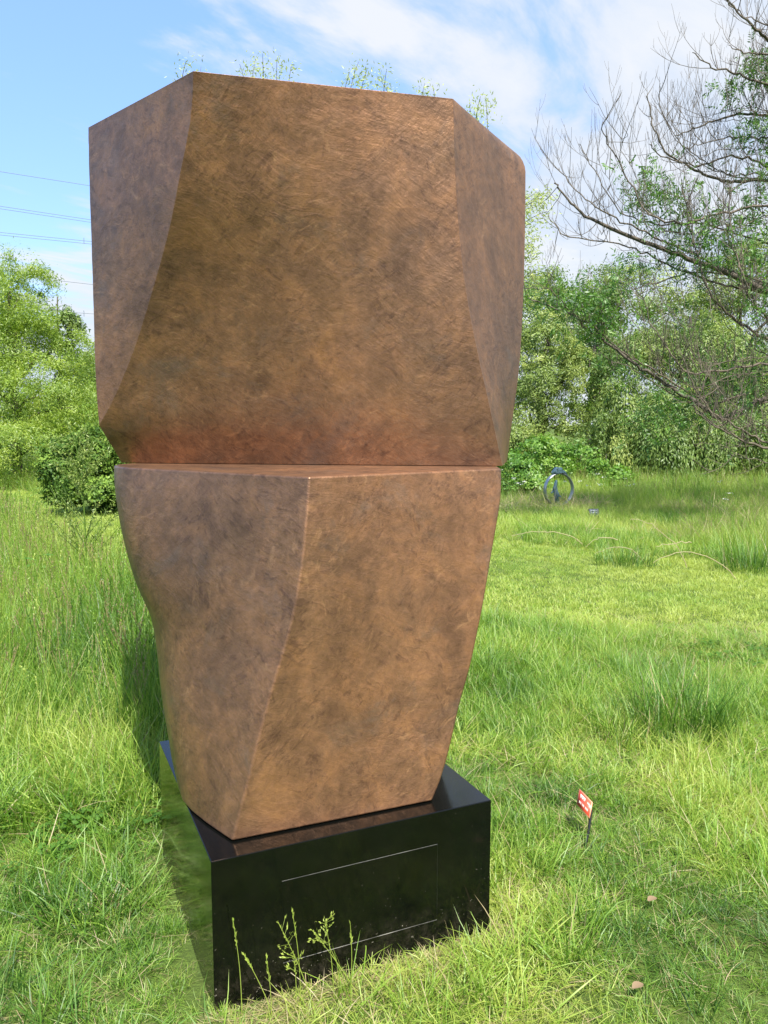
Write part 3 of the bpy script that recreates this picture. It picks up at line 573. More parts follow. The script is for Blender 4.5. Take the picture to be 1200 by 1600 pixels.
# ------------------------------------------------------------------ grass
def blades(n, R, L0, L1, lean0, lean1, curve, W, tint, straw=.08, flat=0.0):
    """n curved tapering blades round the origin; returns verts, quads, tris, tint"""
    K = 4
    r = R * np.sqrt(rng.random(n)); th = rng.random(n) * 2 * np.pi
    bx, by = r * np.cos(th), r * np.sin(th)
    az = th + rng.normal(size=n) * 1.1
    L = rng.uniform(L0, L1, n)
    lean = rng.uniform(lean0, lean1, n)
    cv = curve * rng.uniform(.3, 1.4, n)
    w = W * rng.uniform(.6, 1.25, n)
    P = np.zeros((n, K + 1, 3)); P[:, 0, 0] = bx; P[:, 0, 1] = by; P[:, 0, 2] = -.015
    tw = rng.normal(size=n) * .5
    for k in range(1, K + 1):
        a = lean + cv * (k - .5) / K
        azk = az + tw * k / K
        st = L / K
        P[:, k, 0] = P[:, k - 1, 0] + st * np.sin(a) * np.cos(azk)
        P[:, k, 1] = P[:, k - 1, 1] + st * np.sin(a) * np.sin(azk)
        P[:, k, 2] = P[:, k - 1, 2] + st * np.cos(a)
    P[:, :, 2] = np.maximum(P[:, :, 2], -.015 + 0.0 * P[:, :, 2])
    side = np.stack([-np.sin(az + tw), np.cos(az + tw), rng.normal(size=n) * .35], -1)
    side /= np.linalg.norm(side, axis=1)[:, None]
    wk = np.array([.8, 1, .8, .5])
    vs = []
    for k in range(K):
        vs.append(P[:, k] - side * (w * wk[k] / 2)[:, None]); vs.append(P[:, k] + side * (w * wk[k] / 2)[:, None])
    vs.append(P[:, K])
    v = np.stack(vs, 1).reshape(-1, 3)
    o = np.arange(n)[:, None] * 9
    q = np.concatenate([o + np.array([2 * k, 2 * k + 1, 2 * k + 3, 2 * k + 2]) for k in range(K - 1)])
    t = o + np.array([6, 7, 8])
    tn = np.clip(rng.normal(tint, .14, n), 0, .76)
    tn[rng.random(n) < straw] = rng.uniform(.82, 1.0)
    # tips a little yellower than the foot
    tv = np.repeat(tn[:, None], 9, 1)
    g = np.where(tv < .8, np.clip(tv + np.array([-.16, -.16, -.06, -.06, .02, .02, .06, .06, .1]), 0, .76), tv)
    return v, q, t, g.ravel(), P

def tuft(name, specs, heads=0, headL=(.5, .8)):
    g = Geo()
    for s in specs:
        v, q, t, a, P = blades(**s); g.add(v, q, t, a)
    for k in range(heads):
        L = rng.uniform(*headL); az = rng.uniform(0, 6.28); ln = rng.uniform(.02, .22)
        base = np.array([rng.normal() * .04, rng.normal() * .04, 0])
        s = np.linspace(0, 1, 6)[:, None]
        dirv = np.array([math.cos(az), math.sin(az), 0])
        pts = base + s * np.array([0, 0, L]) + dirv * (s ** 2) * ln * L
        tn = rng.choice([.45, .7, .85])
        g.tube(pts, [.0013] * 5 + [.0006], 3, tn)
        m = 22; u = rng.uniform(.76, 1.0, m)
        c = base + u[:, None] * np.array([0, 0, L]) + dirv * (u[:, None] ** 2) * ln * L
        d = rng.normal(size=(m, 3)) * .35 + np.array([0, 0, 1.0])
        g.leaves(c, d, .016, .005, tn)
    me = g.mesh(name, MAT_GRASS)
    return bpy.data.objects.new(name, me)         # a blade cluster that is only ever drawn through the grass objects

def B(n, R, L0, L1, le0, le1, cv, W, ti, st=.08): return dict(n=n, R=R, L0=L0, L1=L1, lean0=le0, lean1=le1, curve=cv, W=W, tint=ti, straw=st)
SHORT = [tuft('short_blades', [B(30, .055, .05, .14, .1, 1.0, 1.1, .0034, .42, .06), B(8, .06, .08, .17, .9, 1.5, .5, .0026, .5, .35)]) for _ in range(4)] + \
        [tuft('fine_blades', [B(40, .06, .04, .12, .3, 1.2, .9, .0024, .50, .08)]) for _ in range(2)]
MEDIUM = [tuft('medium_blades', [B(26, .06, .12, .30, .05, .6, 1.0, .0042, .38, .05), B(14, .06, .08, .2, .3, 1.2, .8, .003, .5, .15)]) for _ in range(4)]
TALL = [tuft('tall_blades', [B(22, .08, .30, .62, .03, .35, .8, .0048, .40, .06), B(16, .08, .15, .35, .2, .9, .8, .004, .5, .12)], heads=h, headL=(.45, .75)) for h in (0, 1, 2, 3)]
LITTER = [tuft('straw_blades', [B(14, .08, .08, .2, 1.15, 1.6, .2, .0028, .9, .85)]) for _ in range(3)]
MOWN = [tuft('mown_blades', [B(46, .085, .025, .06, .1, 1.0, .8, .0034, .48, .05)]) for _ in range(3)]
DARKT = [tuft('lush_blades', [B(34, .07, .12, .26, .05, .8, 1.1, .0046, .18, .02)]) for _ in range(3)]

def gn_scatter(name, pts, rot, scl, idx, patch, tufts):
    me = bpy.data.meshes.new(name)
    me.vertices.add(len(pts)); me.vertices.foreach_set('co', np.asarray(pts, np.float32).ravel())
    a = me.attributes.new('rot', 'FLOAT_VECTOR', 'POINT'); a.data.foreach_set('vector', np.asarray(rot, np.float32).ravel())
    for nm, arr in (('scl', scl), ('patch', patch)):
        a = me.attributes.new(nm, 'FLOAT', 'POINT'); a.data.foreach_set('value', np.asarray(arr, np.float32))
    a = me.attributes.new('idx', 'INT', 'POINT'); a.data.foreach_set('value', np.asarray(idx, np.int32))
    o = bpy.data.objects.new(name, me); COL.objects.link(o)
    ng = bpy.data.node_groups.new(name + '_nodes', 'GeometryNodeTree')
    ng.interface.new_socket('Geometry', in_out='INPUT', socket_type='NodeSocketGeometry')
    ng.interface.new_socket('Geometry', in_out='OUTPUT', socket_type='NodeSocketGeometry')
    nn, ll = ng.nodes, ng.links
    gi = nn.new('NodeGroupInput'); go = nn.new('NodeGroupOutput'); jn = nn.new('GeometryNodeJoinGeometry')
    def attr(nm, ty):
        q = nn.new('GeometryNodeInputNamedAttribute'); q.data_type = ty; q.inputs['Name'].default_value = nm
        return [s for s in q.outputs if s.name == 'Attribute' and s.enabled][0]
    ar, asc, ai = attr('rot', 'FLOAT_VECTOR'), attr('scl', 'FLOAT'), attr('idx', 'INT')
    er = nn.new('FunctionNodeEulerToRotation'); ll.new(ar, er.inputs[0])
    for k, t in enumerate(tufts):
        oi = nn.new('GeometryNodeObjectInfo'); oi.inputs['Object'].default_value = t
        cmp_ = nn.new('FunctionNodeCompare'); cmp_.data_type = 'INT'; cmp_.operation = 'EQUAL'
        ci = [s for s in cmp_.inputs if s.enabled]
        ll.new(ai, ci[0]); ci[1].default_value = k
        ip = nn.new('GeometryNodeInstanceOnPoints')
        ll.new(gi.outputs[0], ip.inputs['Points']); ll.new(cmp_.outputs[0], ip.inputs['Selection'])
        ll.new(oi.outputs['Geometry'], ip.inputs['Instance'])
        ll.new(er.outputs[0], ip.inputs['Rotation']); ll.new(asc, ip.inputs['Scale'])
        ll.new(ip.outputs[0], jn.inputs[0])
    ll.new(jn.outputs[0], go.inputs[0])
    md = o.modifiers.new('scatter', 'NODES'); md.node_group = ng
    tag(o, kind='stuff')
    return o

NEAR = ([-9, -5.2, -2.8, .9, 2.9, 8, 12], [15, 11.8, 8.5, 6.5, 5.8, 4.4, 3.5])   # near edge of the mown path
FAR = ([-9, -5.3, 1.5, 4.25, 8, 12], [19.5, 14.9, 10.7, 8.8, 7.2, 6.0])           # far edge
def near_e(x, y=0): return np.interp(x, *NEAR)
def far_e(x, y=0): return np.interp(x, *FAR)

def candidates(dens, y0, y1, marg=1.0, xlim=None, slope=.5):
    """uniform points over the wedge of ground in view (and a margin beside it)"""
    W = slope * y1 + marg
    n = int(dens * (y1 - y0) * 2 * W)
    x = rng.uniform(-W, W, n); y = rng.uniform(y0, y1, n)
    k = np.abs(x) < slope * np.maximum(y, 0) + marg
    if xlim: k &= (x > xlim[0]) & (x < xlim[1])
    x, y = x[k], y[k]
    d = np.stack([x, y], -1) - PF
    u = d @ PU; v = d @ PV
    k = ~((u > -.012) & (u < PW + .012) & (v > -.012) & (v < PD + .012))
    return x[k], y[k]

def edge_dist(x, y):
    """distance outside the plinth footprint"""
    d = np.stack([x, y], -1) - PF
    u = d @ PU; v = d @ PV
    return np.hypot(np.maximum(np.maximum(-u, u - PW), 0), np.maximum(np.maximum(-v, v - PD), 0))

def patch_at(x, y):
    return .24 * fnoise(x, y, 11, 2.2) + .19 * fnoise(x, y, 12, 6.5) + .07 * fnoise(x, y, 13, .7)

def scatter(name, label, cat, parts):
    """parts: list of (x, y, scale, index, patch offset, tilt)"""
    X = np.concatenate([p[0] for p in parts]); Y = np.concatenate([p[1] for p in parts])
    S = np.concatenate([p[2] for p in parts]); I = np.concatenate([p[3] for p in parts])
    PA = np.concatenate([p[4] for p in parts]); T = np.concatenate([p[5] for p in parts])
    n = len(X)
    wind = 1.2 + 1.8 * fnoise(X, Y, 21, .9)
    rot = np.stack([T * np.cos(wind) + rng.normal(size=n) * .1, T * np.sin(wind) + rng.normal(size=n) * .1, rng.uniform(0, 6.28, n)], -1)
    o = gn_scatter(name, np.stack([X, Y, ground_z(X, Y)], -1), rot, S, I, PA, TUFTS)
    tag(o, label, cat)
    print('grass', name, n)
    return o
def clover(name):
    g = Geo()
    for k in range(9):
        a = rng.uniform(0, 6.28); r = rng.uniform(.005, .06); z = rng.uniform(.03, .075)
        c = np.array([r * math.cos(a), r * math.sin(a), z]); g.tube(np.stack([[c[0] * .6, c[1] * .6, -.01], c]), .0007, 3, .3)
        for j in range(3):
            an = a + j * 2.09; d = np.array([math.cos(an), math.sin(an), .12 * rng.normal()])
            g.leaves(c[None], d[None], .020, .017, .12, np.array([[.1 * rng.normal(), .1 * rng.normal(), 1.0]]))
    return bpy.data.objects.new(name, g.mesh(name, MAT_GRASS))
CLOVER = [clover('clover_leaves') for _ in range(2)]
TUFTS = SHORT + MEDIUM + TALL + LITTER + MOWN + DARKT + CLOVER
I_SHORT, I_MED, I_TALL, I_LIT, I_MOWN, I_DARK = 0, 6, 10, 14, 17, 20

def rnd(n, a, b): return rng.uniform(a, b, n)
def pick(n, base, k): return base + rng.integers(0, k, n)

def build_grass():
    # -- rough short grass round the plinth
    P = []
    x, y = candidates(620, .9, 3.6, .7)
    k = rng.random(len(x)) < .97; x, y = x[k], y[k]
    lush = fnoise(x, y, 31, 3.0)
    s = (.66 + .30 * np.clip(lush, -1, 1.2)) * rnd(len(x), .75, 1.25)
    s *= np.where(edge_dist(x, y) < .10, .8, 1.0)
    P.append((x, y, s, pick(len(x), I_SHORT, 6), patch_at(x, y) + .02, rnd(len(x), 0, .5)))
    x, y = candidates(150, .9, 3.6, .7); lush = fnoise(x, y, 31, 3.0)
    k = (lush > .25) | (rng.random(len(x)) < .10); x, y = x[k], y[k]
    k = edge_dist(x, y) > .10; x, y = x[k], y[k]
    P.append((x, y, rnd(len(x), .5, .95), pick(len(x), I_DARK, 3), patch_at(x, y) + .12, rnd(len(x), 0, .45)))
    x, y = candidates(60, .9, 3.6, .7); k = fnoise(x, y, 35, 2.6) > .3; x, y = x[k], y[k]
    P.append((x, y, rnd(len(x), .5, 1.0), pick(len(x), I_LIT, 3), patch_at(x, y), rnd(len(x), 0, .2)))
    x, y = candidates(130, .9, 5.5, .7); k = (fnoise(x, y, 38, 1.7) > .35) & (edge_dist(x, y) > .12); x, y = x[k], y[k]
    P.append((x, y, rnd(len(x), .7, 1.3), pick(len(x), 23, 2), patch_at(x, y) * .4, rnd(len(x), 0, .3)))
    x, y = candidates(55, .9, 3.6, .7)
    P.append((x, y, rnd(len(x), .4, .9), pick(len(x), I_LIT, 3), patch_at(x, y), rnd(len(x), 0, .4)))
    # worn yellow edge beside the plinth's right corner and along its front
    n = 340; t = rng.uniform(0, 1, n); off = np.abs(rng.normal(size=n)) * .05 + .02
    ex = PF[0] + PU[0] * t * (PW + .12) - PV[0] * off; ey = PF[1] + PU[1] * t * (PW + .12) - PV[1] * off
    P.append((ex, ey, rnd(n, .35, .6), pick(n, I_LIT, 3), np.zeros(n), rnd(n, 0, .2)))
    scatter('short_grass', 'tangled short green grass around the black plinth', 'grass', P)
    # -- knee-high rough grass between the plinth and the mown path, right side
    P = []
    x, y = candidates(230, 3.2, 7.5, .9); k = (y < near_e(x)) & (x > -1.0 - .0 * y); x, y = x[k], y[k]
    ramp_ = np.clip((y - 3.3) / 1.0, .12, 1); k = rng.random(len(x)) < ramp_; x, y = x[k], y[k]
    h = .75 + .32 * fnoise(x, y, 41, 1.6)
    h *= np.clip((near_e(x) - y) / .35, .45, 1.15)
    P.append((x, y, h * rnd(len(x), .7, 1.15), pick(len(x), I_MED, 4), patch_at(x, y) - .02, rnd(len(x), 0, .4)))
    x, y = candidates(330, 3.2, 7.5, .9); k = (y < near_e(x)) & (x > -1.0); x, y = x[k], y[k]
    P.append((x, y, rnd(len(x), .8, 1.35), pick(len(x), I_SHORT, 6), patch_at(x, y) + .06, rnd(len(x), 0, .5)))
    x, y = candidates(90, 3.2, 6.9, .9); k = (y < near_e(x) + .3) & (x > -.8) & ((fnoise(x, y, 45, 1.4) > .25) | ((x > 1.6) & (y > near_e(x) - 1.0))); x, y = x[k], y[k]
    P.append((x, y, rnd(len(x), .7, 1.3), pick(len(x), I_LIT, 3), patch_at(x, y), rnd(len(x), 0, .2)))
    x, y = candidates(420, 4.4, 6.3, .9); k = (((x - 2.55) / 1.05) ** 2 + ((y - 5.35) / .55) ** 2) < rng.uniform(.3, 1.3, len(x)); x, y = x[k], y[k]
    P.append((x, y, rnd(len(x), .8, 1.3), pick(len(x), I_LIT, 3), patch_at(x, y), rnd(len(x), 0, .2)))
    scatter('rough_grass', 'longer rough green grass between the plinth and the mown path', 'grass', P)
    # -- mown path
    P = []
    x, y = candidates(300, 4.0, 13.0, 1.2); k = (y > near_e(x) - .1) & (y < far_e(x) + .15); x, y = x[k], y[k]
    P.append((x, y, rnd(len(x), .8, 1.3) * (1 + .25 * fnoise(x, y, 51, 1.3)), pick(len(x), I_MOWN, 3), patch_at(x, y) * .5 + .24, rnd(len(x), 0, .3)))
    x, y = candidates(110, 13, 20, 1.2); k = (y > near_e(x) - .1) & (y < far_e(x) + .15); x, y = x[k], y[k]
    P.append((x, y, rnd(len(x), 1.3, 1.9), pick(len(x), I_MOWN, 3), patch_at(x, y) * .6 + .24, rnd(len(x), 0, .3)))
    scatter('mown_grass', 'close-mown bright green grass path curving behind the sculpture', 'grass', P)
    # -- tall meadow on the left
    P = []
    x, y = candidates(150, 3.0, 12.5, 1.2); lim = -.95 - .25 * np.sin(y * 1.3)
    k = (x < lim) & (y < near_e(x)); x, y = x[k], y[k]
    r = np.clip((y - 3.15 - .5 * fnoise(x, y, 61, 1.2)) / 1.3, 0, 1)
    k = rng.random(len(x)) < r; x, y, r = x[k], y[k], r[k]
    hgt = (.55 + .45 * r + .18 * fnoise(x, y, 62, .8)) * np.clip(1 + (y - 6) * .05, .9, 1.3) * np.clip((near_e(x) - y) / .8, .45, 1)
    P.append((x, y, hgt * rnd(len(x), .8, 1.2), pick(len(x), I_TALL, 4), patch_at(x, y) + .03, rnd(len(x), 0, .22)))
    x, y = candidates(280, 3.0, 10, 1.2); k = (x < -.95) & (y < near_e(x)); x, y = x[k], y[k]
    P.append((x, y, rnd(len(x), .8, 1.4), pick(len(x), I_MED, 4), patch_at(x, y), rnd(len(x), 0, .4)))
    scatter('tall_meadow_grass', 'tall seeding meadow grass on the left before the mown path', 'grass', P)
    # -- tall meadow beyond the path
    P = []
    x, y = candidates(75, 6.0, 17, 1.5, (-2, 99)); k = (y > far_e(x)); x, y = x[k], y[k]
    hgt = (.72 + .22 * fnoise(x, y, 71, .8)) * np.clip((y - far_e(x)) / .9, .45, 1) * np.where(x < 4.3 + (y - 12) * .1, .55, .95)
    P.append((x, y, hgt * rnd(len(x), .8, 1.25), pick(len(x), I_TALL, 4), patch_at(x, y) + .05, rnd(len(x), 0, .3)))
    x, y = candidates(80, 6.0, 14, 1.5, (-2, 99)); k = (y > far_e(x)); x, y = x[k], y[k]
    P.append((x, y, rnd(len(x), .8, 1.2), pick(len(x), I_MED, 4), patch_at(x, y) + .08, rnd(len(x), 0, .4)))
    x, y = candidates(45, 8, 17, 1.5, (2, 99)); k = (y > far_e(x) + .8) & (fnoise(x, y, 77, 1.1) > .1); x, y = x[k], y[k]
    P.append((x, y, rnd(len(x), 1.5, 2.6), pick(len(x), I_LIT, 3), patch_at(x, y), rnd(len(x), .3, 1.3)))
    x, y = candidates(26, 17, 30, 2.0, (-16, 99)); k = (y > far_e(x)); x, y = x[k], y[k]
    P.append((x, y, rnd(len(x), .7, 1.1), pick(len(x), I_TALL, 4), patch_at(x, y) + .05, rnd(len(x), 0, .3)))
    scatter('far_meadow_grass', 'tall hay-like meadow grass rising beyond the mown path', 'grass', P)
    # -- the grass outside the picture that the stone and bronze reflect
    n = 5200; x = rng.uniform(-6, 6, n); y = rng.uniform(-5, 4, n)
    k = (np.abs(x) > .5 * np.maximum(y, 0) + .65) | (y < .95); x, y = x[k], y[k]
    P = [(x, y, rnd(len(x), 1.3, 2.2), pick(len(x), I_SHORT, 6), patch_at(x, y), rnd(len(x), 0, .4))]
    scatter('surrounding_grass', 'green grass behind and beside the viewer', 'grass', P)
build_grass()

# ------------------------------------------------------------------ trees and shrubs
def sph(n):
    v = rng.normal(size=(n, 3)); return v / np.linalg.norm(v, axis=1)[:, None]

def crown(lobes, n, size, per=45, clump=.22, shell=.55, tmid=.45, asp=.5, droop=.3):
    """leaf clumps through the outer volume of a set of ellipsoid lobes"""
    g = Geo()
    L0 = np.array(lobes, float)
    # each lobe is broken into boughs: smaller rounded masses with dark gaps between them
    nb = 13; bd = sph(len(L0) * nb); bd[:, 2] = bd[:, 2] * .9 + .1
    li0 = np.repeat(np.arange(len(L0)), nb); f = rng.uniform(.26, .50, len(li0))
    lb = np.concatenate([L0[li0, :3] + bd * L0[li0, 3:6] * (1 - f * .75)[:, None], L0[li0, 3:6] * f[:, None] * np.array([1, 1, .85])], 1)
    btint = rng.normal(0, .13, len(lb))
    wgt = (lb[:, 3] * lb[:, 4] + lb[:, 3] * lb[:, 5]); wgt /= wgt.sum()
    m = max(1, n // per)
    li = rng.choice(len(lb), m, p=wgt); d = sph(m); d[:, 2] = np.where(rng.random(m) < .55, np.abs(d[:, 2]), d[:, 2])
    r = ((.45 + .55 * shell) + (.55 - .55 * shell) * rng.random(m) ** .6)[:, None] * (1 + .10 * rng.normal(size=(m, 1)))
    c = lb[li, :3] + d * lb[li, 3:6] * r
    keep = (np.sin(c[:, 0] * 2.1 + c[:, 2] * 1.7) + np.sin(c[:, 1] * 1.9 - c[:, 2] * 2.6 + 1.0) + rng.normal(size=m) * .9) > -1.6
    c, d, li = c[keep], d[keep], li[keep]; m = len(c)
    clump = clump * .62
    ct = np.clip(rng.normal(tmid, .13, m) + btint[li], 0, 1)
    cs = clump * rng.uniform(.5, 1.5, m)
    p = np.repeat(c, per, 0) + rng.normal(size=(m * per, 3)) * np.repeat(cs, per)[:, None] * np.array([1, 1, .65])
    dr = rng.normal(size=(m * per, 3)) * .8 + np.repeat(d, per, 0) * .6 + np.array([0, 0, -droop])
    t = np.clip(np.repeat(ct, per) + rng.normal(size=m * per) * .12, 0, 1)
    L = size * rng.uniform(.6, 1.3, m * per)
    k = p[:, 2] > .02
    nr = np.repeat(d, per, 0) + np.array([0, 0, .35]) + rng.normal(size=(m * per, 3)) * .42
    g.leaves(p[k], np.cross(nr, dr)[k], L[k], L[k] * asp, t[k], nr[k])
    return g, c

def strands(g, lobes, n, length, size, per=22, out=.35, tmid=.45, asp=.28, hemi=-.1, spread=.035):
    """hanging leafy shoots: start on the crown and run outwards and down"""
    lb = np.array(lobes, float); wgt = (lb[:, 3] * lb[:, 5] + lb[:, 3] * lb[:, 4]); wgt /= wgt.sum()
    # shoots hang in curtains, with gaps between one curtain and the next
    nc = max(3, n // 34); ci = rng.integers(0, nc, n)
    cl = rng.choice(len(lb), nc, p=wgt); cd = sph(nc); cd[:, 2] = np.where(cd[:, 2] < hemi, -cd[:, 2], cd[:, 2])
    crad = rng.uniform(.62, 1.05, nc); cten = rng.normal(0, .17, nc); clen = rng.uniform(.55, 1.25, nc)
    li = cl[ci]; d = cd[ci] + rng.normal(size=(n, 3)) * .17; d /= np.linalg.norm(d, axis=1)[:, None]
    s = lb[li, :3] + d * lb[li, 3:6] * (crad[ci] + rng.normal(size=n) * .05)[:, None]
    L = length * rng.uniform(.55, 1.1, n) * clen[ci]
    u = np.linspace(0, 1, per)[None, :, None]
    oh = d * np.array([1, 1, .25])
    pts = s[:, None] + oh[:, None] * (L[:, None, None] * out * (1 - (1 - u) ** 2)) + np.array([0, 0, -1.0]) * (L[:, None, None] * u ** 1.5 * (1 - out * .6)) \
        + rng.normal(size=(n, per, 3)) * spread
    dr = np.gradient(pts, axis=1) * 6 + rng.normal(size=pts.shape) * .10
    t = np.clip(np.repeat(rng.normal(tmid, .09, n) + cten[ci], per) + rng.normal(size=n * per) * .1, 0, 1)
    p = pts.reshape(-1, 3); dr = dr.reshape(-1, 3)
    LL = size * rng.uniform(.6, 1.3, len(p))
    k = p[:, 2] > .05
    nr = np.repeat(d, per, 0) + rng.normal(size=p.shape) * .45
    g.leaves(p[k], dr[k], LL[k], LL[k] * asp, t[k], nr[k])

def wood(base, top, r0, targets, seed=0, sides=7, r_l=None):
    """trunk from base to top with limbs bending out to the targets"""
    g = Geo(); rr = np.random.default_rng(seed)
    base = np.array(base, float); top = np.array(top, float)
    n = 9; s = np.linspace(0, 1, n)[:, None]
    pts = base + (top - base) * s; pts[1:-1, :2] += rr.normal(size=(n - 2, 2)) * r0 * .5
    rad = r0 * (1 - .8 * s[:, 0]); rad[0] *= 1.35
    g.tube(pts, rad, sides)
    for T in targets:
        T = np.array(T, float); f = rr.uniform(.25, .8); p0 = base + (top - base) * f
        if p0[2] > T[2]: p0 = base + (top - base) * max(.12, (T[2] - base[2]) / max(.1, top[2] - base[2]) * .7)
        m = 7; u = np.linspace(0, 1, m)[:, None]
        q = p0 + (T - p0) * u + np.array([0, 0, 1.0]) * (np.sin(u * np.pi) * np.linalg.norm(T - p0) * .12)
        q[1:] += rr.normal(size=(m - 1, 3)) * .04
        rl = (r_l or r0 * .38)
        g.tube(q, rl * (1 - .85 * u[:, 0]), 5)
    return g

def make_tree(name, label, cat, base, top, r0, crown_geo, leafm, barkm, targets, seed=0, group=None, r_l=None):
    root = empty(name, base)
    tag(root, label, cat, group)
    link('trunk', wood(base, top, r0, targets, seed, r_l=r_l).mesh('trunk', barkm, True), root)
    link('crown', crown_geo.mesh('crown', leafm), root)
    return root

def lob(px, py, y, rw, rh, rd=None):
    """an ellipsoid of foliage centred in direction (px, py) at depth y; radii in metres"""
    c = at(px, py, y)
    return (c[0], c[1], c[2], rw, rd if rd else rw, rh)

# -- left: big feathery yellow-green tree
L = [lob(28, 455, 22, .85, 1.2), lob(10, 480, 22.5, 1.1, 1.3), lob(22, 540, 22, 1.5, 1.2), lob(88, 545, 22.5, .62, .85), lob(60, 620, 21.5, 1.7, 1.2), lob(-30, 600, 22, 2.0, 2.2), lob(120, 640, 21, 1.0, .75), lob(20, 700, 20.5, 1.7, .8), lob(-60, 480, 23, 1.3, 1.6), lob(125, 700, 20.5, .9, .7)]
g, cc = crown(L, 52000, .085, clump=.20, shell=.25, tmid=.45, asp=.30, droop=.2)
strands(g, L, 4600, .80, .085, per=17, out=.75, tmid=.55, asp=.26, hemi=-.9, spread=.05)
b = at(25, 760, 22); make_tree('feathery_tree', 'tall feathery yellow-green tree at the left edge, lit by the sun', 'tree', (b[0], 22, 0), (b[0] + .1, 22, 5.2), .16, g, MAT_LARCH, MAT_BARK, [l[:3] for l in L], 1)
# -- left: smaller round green tree far behind the gap
L = [lob(146, 605, 38, 1.5, 1.5), lob(170, 575, 38, 1.4, 1.3), lob(120, 640, 36, 1.6, 1.0)]
g, cc = crown(L, 9000, .18, clump=.3, shell=.5, tmid=.5)
b = at(150, 760, 38); make_tree('round_tree', 'small pale green tree far off, just left of the sculpture edge', 'tree', (b[0], 38, 0), (b[0], 38, 4.5), .15, g, MAT_WILLOW, MAT_BARK, [l[:3] for l in L], 2)
# -- left: birch-like tree with drooping tips right of the feathery one
L = [lob(95, 515, 24, .55, .7), lob(106, 560, 24, .62, .6), lob(110, 600, 24, .5, .7)]
g, cc = crown(L, 4200, .11, clump=.14, shell=.3, tmid=.35, asp=.45)
strands(g, L, 360, .6, .09, per=12, out=.35, tmid=.4, asp=.35)
b = at(100, 760, 24); make_tree('slender_tree', 'slender tree with thin drooping tips behind the feathery tree', 'tree', (b[0], 24, 0), (b[0] + .05, 24, 5.3), .09, g, MAT_WILLOW2, MAT_BARK, [l[:3] for l in L], 3)
# -- left: dark dense bush in front of them
L = [lob(125, 725, 14.5, .68, .62), lob(165, 735, 14.8, .75, .72), lob(215, 740, 15, .8, .7), lob(100, 765, 14.3, .45, .38), lob(190, 775, 14.2, .7, .40), lob(140, 778, 14.2, .6, .34), lob(165, 755, 14.5, .7, .5)]
g, cc = crown(L, 40000, .07, clump=.09, shell=.55, tmid=.5, asp=.55, per=26)
strands(g, L, 420, -.34, .065, per=9, out=-.9, tmid=.6, asp=.5, hemi=-.2, spread=.02)
b = at(165, 800, 14.6); make_tree('dark_bush', 'dense dark green bush at the mown path, left of the sculpture', 'bush', (b[0], 14.7, 0), (b[0], 14.7, 1.0), .05, g, MAT_BUSH, MAT_DARKBARK, [l[:3] for l in L], 4)
# -- far left hedge line closing the horizon
for k, (px_c, yy, hw) in enumerate([(-60, 30, 4.2), (60, 33, 4.0), (170, 34, 4.0)]):
    L = [lob(px_c, 655, yy, hw * .6, 1.5), lob(px_c + 45, 670, yy, hw * .5, 1.2), lob(px_c - 55, 665, yy, hw * .5, 1.3)]
    g, cc = crown(L, 9000, .17, clump=.28, shell=.5, tmid=.5)
    b = at(px_c, 760, yy)
    make_tree('hedge_tree', ['bushy green tree behind the feathery tree at the far left', 'bushy green tree closing the meadow behind the dark bush', 'bushy green tree low behind the sculpture step'][k], 'tree', (b[0], yy, 0), (b[0], yy, 2.4), .12, g, MAT_MID, MAT_BARK, [l[:3] for l in L], 5 + k, 'bushy trees closing the left side')

# -- behind the sculpture: tall pale willow whose tips show over the top
L = [lob(345, 225, 15, 1.0, .75), lob(440, 225, 15.5, 1.2, .85), lob(560, 240, 15, 1.3, .85), lob(650, 270, 15.5, 1.0, .75), lob(680, 300, 15, 1.4, 1.0), lob(725, 400, 15, 1.2, 1.2), lob(420, 330, 15.5, 2.4, 1.9), lob(600, 430, 15.5, 2.4, 2.0)]
g, cc = crown(L, 15000, .085, clump=.13, shell=.5, tmid=.5, asp=.28, per=24)
tips = [(290, 95), (318, 104), (372, 100), (398, 92), (408, 84), (436, 92), (452, 100), (545, 112), (560, 96), (572, 108), (592, 118), (602, 108), (662, 130), (676, 132), (738, 160), (748, 150), (762, 152), (840, 300), (850, 308), (858, 330), (835, 345), (848, 370), (862, 300), (832, 395), (840, 420), (850, 440)]
gb = wood((-.3, 15.2, 0), (-.2, 15.2, 7.0), .24, [l[:3] for l in L], 9, r_l=.06)
for (tx, ty) in tips:
    T = at(tx + rng.normal() * 2, ty, 15.0 + rng.normal() * .3)
    src = at(tx + (rng.normal() * 12 if ty < 200 else -60), ty + 75, 15.0) if ty < 200 else at(795, ty + 45, 15.0)
    u = np.linspace(0, 1, 6)[:, None]; q = src + (T - src) * u + np.array([0, 0, .10]) * np.sin(u * np.pi)
    gb.tube(q, .007 * (1 - .8 * u[:, 0]) + .0015, 4)
    m = 150 if ty > 200 else 95; f = rng.uniform(.35, 1.0, m)[:, None]
    p = src + (T - src) * f + rng.normal(size=(m, 3)) * np.array([.10, .10, .085])
    g.leaves(p, rng.normal(size=(m, 3)) * .5 + (T - src) * .8 + np.array([0, 0, -.5]), .075, .022, np.clip(rng.normal(.5, .2, m), 0, 1))
root = empty('tall_willow', (-.3, 15.2, 0)); tag(root, 'tall pale willow behind the sculpture, its tips showing over the top and right edge', 'tree')
link('trunk', gb.mesh('trunk', MAT_BARK, True), root); link('crown', g.mesh('crown', MAT_PALE), root)

